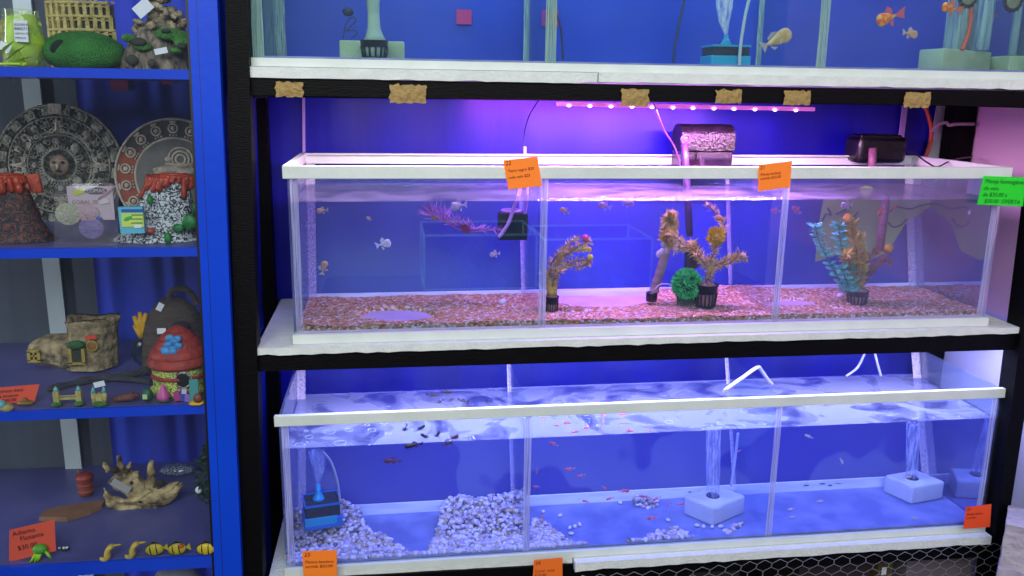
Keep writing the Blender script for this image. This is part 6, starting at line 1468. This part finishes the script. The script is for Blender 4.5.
for a in [('cream', 322.5, 210.5, 12, 8, .06, 'cream orange fish just under the waterline at the far left', True), ('cream', 369, 218.5, 6, -40, .09, 'tiny dull fish between the cream and white fish at left', True), ('white', 383.5, 244, 15, 12, .07, 'white fish in open water at the left of the middle tank', False), ('cream', 323.5, 268, 15, 75, .07, 'cream fish swimming upright at the left of the middle tank', False),
          ('white', 459, 205.5, 16, 10, .07, 'white fish touching the waterline above the pink sprig', True), ('pinkwhite', 495, 254, 11, 8, .12, 'small whitish fish below the black internal filter', True), ('cream', 565, 211, 11, -25, .08, 'orange fish under the waterline just right of the first divider', True), ('pinkwhite', 605, 206, 14, -15, .07, 'pinkish white fish under the waterline above the tan plant', True),
          ('pinkwhite', 628, 203.5, 12, 0, .07, 'pinkish fish at the waterline left of the tufted stalk', False), ('yellow', 585, 249, 14, -8, .07, 'bright yellow fish among the tan feathery leaves', False), ('magenta', 775.5, 211, 10, -5, .07, 'magenta fish left of the second divider under card 21', True), ('magenta', 796.5, 210, 11, -35, .07, 'magenta fish right of the second divider', True),
          ('pinkwhite', 847, 205, 13, 5, .07, 'pink white fish at the waterline above the teal plant', True), ('orange', 881.5, 211, 11, 60, .10, 'orange fish left of the dusky intake tube', True), ('orange', 895, 208, 8, 50, .11, 'orange fish right of the dusky intake tube', False), ('orange', 922, 212.5, 5, 0, .12, 'tiny red orange fish right of the green reflection', True), ('white', 969.5, 212, 5, 80, .05, 'tiny pale fish by the right end of the middle tank', True)]:
    fish(*a[:7], gm, a[7])
for a in [('tetra', 554, 444, 10, -25, .04, 'pink tetra highest in the water beside the first divider', True), ('tetra', 537, 471, 6, 85, .05, 'pink tetra swimming upright against the first divider', False), ('tetra', 570, 469, 11, 5, .06, 'pink tetra above and left of its close neighbour in mid water', True), ('tetra', 581.5, 475.5, 9, 12, .06, 'pink tetra below and right of its close neighbour in mid water', True), ('tetra', 536.5, 486.5, 7, -8, .07, 'pink tetra close to the first divider above the rear strip', True),
          ('tetra', 604.5, 488, 7, -45, .09, 'pink tetra tilted nose down above the rear strip', False), ('tetra', 623.5, 491, 12, 0, .10, 'pink tetra just above the rear strip, left of the pebble cluster', False), ('tetra', 586, 501.5, 8, -20, .11, 'pink tetra before the rear strip, left of two', True), ('tetra', 610, 498.5, 8, 15, .11, 'pink tetra before the rear strip, right of two', True), ('tetra', 543, 516, 6, 60, .06, 'pink tetra nosing the lone pebble near the first divider', True), ('tetra', 646, 497, 9, -15, .12, 'pink tetra over the little pebble cluster', True), ('tetra', 657, 498.5, 9, 20, .12, 'pink tetra right of the little pebble cluster', True), ('tetra', 680, 504, 9, 0, .08, 'pink tetra touching the corner-facing sponge', False), ('tetra', 653, 518, 12, 0, .05, 'largest pink tetra over bare floor in the front', True), ('tetra', 739, 451, 5, 20, .10, 'tiny pink tetra beside the clear air tube', True), ('tetra', 669, 504, 6, 40, .12, 'small pink tetra between the cluster and the sponge', True)]:
    fish(*a[:7], gl, a[7])
gs_ = 'pink tetras at the bottom tank surface'
for i, (x, y, L, a, lab) in enumerate([(544, 420, 6, 20, 'pink tetra at the surface nearest the first divider'), (556, 425.5, 6, 8, 'pink tetra at the surface left of a close pair'), (568, 423, 9, -8, 'pink tetra at the surface, upper one of a close pair'), (585, 428, 8, 0, 'pink tetra at the surface, second from left in the front row'), (576, 432, 9, 12, 'pink tetra at the surface, lowest left one'), (603, 415, 8, -50, 'steeply tilted pink tetra at the surface under the rim'), (623.5, 414, 9, 8, 'pink tetra at the surface close under the rim, right of centre'), (629, 431, 10, -14, 'pink tetra at the surface, low in the middle'), (650, 431.5, 6, 15, 'pink tetra at the surface, rightmost in the front row')]):
    fish('tetra', x, y, L, a, 0, lab, gs_, i % 2 == 0, z=W1+.0015)
for i, (x, y, L, a, lab) in enumerate([(809, 436.5, 10, -25, 'pale fish highest in the right compartment of the bottom tank'), (841.5, 461, 8, -60, 'pale fish steeply tilted left of the right sponge'), (806, 483, 5, 85, 'tiny upright pale fish above the rear strip'), (819.5, 501, 8, 5, 'pale fish on the floor just below the rear strip'), (791.5, 509, 9, 8, 'upper of two pale fish near the second divider'), (791.5, 517, 8, 0, 'lower of two pale fish near the second divider'), (915, 518, 8, 0, 'pale fish on the floor in front of the right sponge'), (907, 477, 10, 5, 'pale fish resting on top of the right sponge')]):
    if y > 495: p_ = atz(x, y, Z1+.010); Yf_ = min(p_.y, B1-.03)
    else: Yf_ = .08
    fish('ghost', x, y, L, a, Yf_, lab, gr, i % 2 == 0)
fish('darkred', 392.5, 461, 18, -5, .05, 'dark red fish below the waterline in the left of the bottom tank', gd, True)
fish('darkred', 447, 444, 12, 15, .02, 'dark red fish crossing the waterline left of the first divider', gd, False)
fish('darkred', 453, 438, 13, 25, 0, 'dark red fish at the surface above its waterline twin', gd, False, z=W1+.001)
for i, (x, y, L, a, tp, lab) in enumerate([(405, 430, 15, 70, 0, 'dark fish pointing to the rim, leftmost at the front surface'), (420, 429, 13, 40, 0, 'dark fish slanting up, second at the front surface'), (426, 437, 13, -35, 0, 'dark fish slanting down, left of a touching pair'), (437, 436, 12, 60, 0, 'dark curved fish, right of a touching pair'), (414, 445, 19, 8, 0, 'dark fish lying along the front waterline'), (432, 395, 13, -12, 0, 'dark fish at the rear surface, leftmost of the group'), (439, 402, 11, 30, 0, 'dark fish at the rear surface near the rim'), (446, 392, 12, -5, 0, 'dark fish at the rear surface, farthest back'), (451, 400, 7, 25, 0, 'small dark fish in the middle of the rear group'), (463, 401, 13, -25, 0, 'dark fish at the rear surface, right of the group'), (487, 401, 7, 80, 0, 'small upright dark fish at the rear surface near the divider')]):
    fish('dark', x, y, L, a, 0, lab, gd, i % 2 == 0, z=W1+.0015)
fish('cichlid', 775, 40.5, 37, 28, .05, 'cream fish gliding upward in the centre right of the top tank', 'fish in the top tank', False)
fish('gold', 889, 17.5, 27, 18, .05, 'red and yellow goldfish swimming left in the top tank', 'fish in the top tank', True)
fish('gold', 951, 8, 20, -8, .045, 'orange goldfish before the bubble columns in the top tank', 'fish in the top tank', True)
fish('cream', 910, 33.5, 17, -8, .05, 'small striped cream fish below the red and yellow goldfish', 'fish in the top tank', False)

# surface bubbles in the bottom tank
m = MB(milky('bubble_film', '#c0c8f4', .5))
for (x, y, r_) in ((300, 445, 5), (309, 437, 4), (329, 432, 6), (340, 443, 6), (349, 430, 4), (372, 430, 4), (367, 425, 2.6), (388, 434, 3), (306, 431, 2), (384, 423, 3), (669, 422, 4), (722, 423, 4), (741, 426, 4), (720, 424, 3), (744, 411, 3), (762, 424, 3)):
    p = atz(x, y, W1+.001); m.torus(p, r_*k(p), .0009, 16, 6)
tag(m.build('surface_bubbles', loc=atz(329, 432, W1)), 'ring bubbles floating on the bottom tank water', 'bubbles', kind='stuff')

# ------------------------------------------------------------------ under the stand: wire mesh, boxes, blocks
wirem = mat('galvanised_wire', '#a4a8b0', .35, metal=.7)
m = MB(wirem); hx = .0235; Yw = -.034
def zt_at(x): return .497
xa, xb = at(575, 570, Yw).x, 1.535
hx = .036; sp = .0165; ncol = int((xb-xa)/hx)+1
def wz(x, r_): return .490-r_*sp+.012*(x-1.0)+.007*noise.noise(Vector((x*3.5, r_*.25, 0)))
def wx(x, r_): return min(x+.012*noise.noise(Vector((x*3, r_*.35, 7))), xb)
def wy(x, r_): return Yw+.004*noise.noise(Vector((x*6, r_*.4, 2)))
for r_ in range(24):
    pts = []
    for c_i in range(ncol*2+1):
        x = xa+c_i*hx/2; up = (c_i+r_) % 2; pts.append((wx(x, r_), wy(x, r_), wz(x, r_)+(.0045 if up else -.0045)))
    m.tube(pts, .0007, 4, cap=False)
    for c_i in range(ncol*2+1):
        if (c_i+r_) % 2 == 0:
            x = xa+c_i*hx/2; m.tube([(wx(x, r_), wy(x, r_), wz(x, r_)-.0045), (wx(x, r_+1), wy(x, r_+1), wz(x, r_+1)+.0045)], .0012, 4, cap=False)
tag(m.build('chicken_wire', loc=((xa+xb)/2, Yw, .1)), 'galvanised hexagonal chicken wire stretched under the bottom tank', 'wire mesh')
def cbox(name, label, x0, x1_, yt, Y, dep, zb, mt, parts=()):
    a, b = at(x0, yt, Y), at(x1_, yt, Y); zt = a.z; c_ = Vector(((a.x+b.x)/2, Y+dep/2, zb)); t = thing(name, label, 'box', c_)
    MB(mt).box(c_+Vector((0, 0, (zt-zb)/2)), (b.x-a.x, dep, zt-zb), bev=.003).build('carton', t); return t, c_, zt
cbox('storage_box', 'grey-brown cardboard box behind the wire mesh at right', 909, 975, 553, .03, .2, .002, mat('grey_card', '#6e6268', .8, c2='#5c5258', scale=8.))
t, c_, zt = cbox('storage_box', 'small tan box with a white tag behind the wire mesh', 880, 895, 556, .06, .1, .002, mat('tan_card', '#5c4c2c', .8, c2='#4a3c24', scale=20.))
p = at(884, 571, .057); MB(tagw).box(p, (5*k(p), .001, 8*k(p))).build('tag', t)
cbox('storage_box', 'dark brown box low behind the wire mesh at centre', 800, 872, 566, .08, .2, .002, mat('dark_brown_card', '#3a2a2c', .8, c2='#2a1e22', scale=10.))
t, c_, zt = cbox('storage_box', 'dark olive box behind the wire mesh left of centre', 690, 740, 570, .06, .2, .002, mat('olive_card', '#2e2a1c', .8))
struct(MB(mat('dark_storage_back', '#0c0a10', .9)).box((.74, .37, .24), (1.6, .01, .48)).build('trim_2'))
# concrete blocks at lower right
conc = mat('pale_concrete', '#b8aeb8', .9, c2='#a094a4', scale=12., bump=.7, bscale=60.)
def block(label, x0, x1_, yt, yb, Y, hollow, zb=None):
    a, b = at(x0, yt, Y), at(x0, yb, Y); zt = a.z; zb = b.z if zb is None else zb
    v = Vector((a.x-CX, a.y-CY, 0)).normalized(); r_ = Vector((v.y, -v.x, 0)); w_, d_ = .15, .10
    q = [a+v*0, a+r_*w_, a+r_*w_+v*d_, a+v*d_]
    c_ = (q[0]+q[2])/2; c_.z = zb; t = thing('concrete_block', label, 'concrete block', c_)
    m = MB(conc); m.hexa([(p.x, p.y, zb) for p in q], [(p.x, p.y, zt) for p in q])
    bmesh.ops.subdivide_edges(m.bm, edges=m.bm.edges[:], cuts=6, use_grid_fill=True); m.displace(.004, 25., x0); m.build('block_body', t)
    if hollow: MB(mat('block_hollow', '#8a8078', .95, c2='#6e645c', scale=30., bump=.6)).ball(at(1023, 551, Y-.012), (.018, .012, .028), 14, 9, nz=.15).build('hollow', t)
block('upper pale concrete block stacked at the lower right corner', 1006, 1040, 524, 567, -.11, True)
block('lower pale concrete block at the lower right corner beside the mesh', 998, 1040, 568, 625, -.115, False, zb=.003)
m = MB(conc); p = atz(1000, 700, .0);
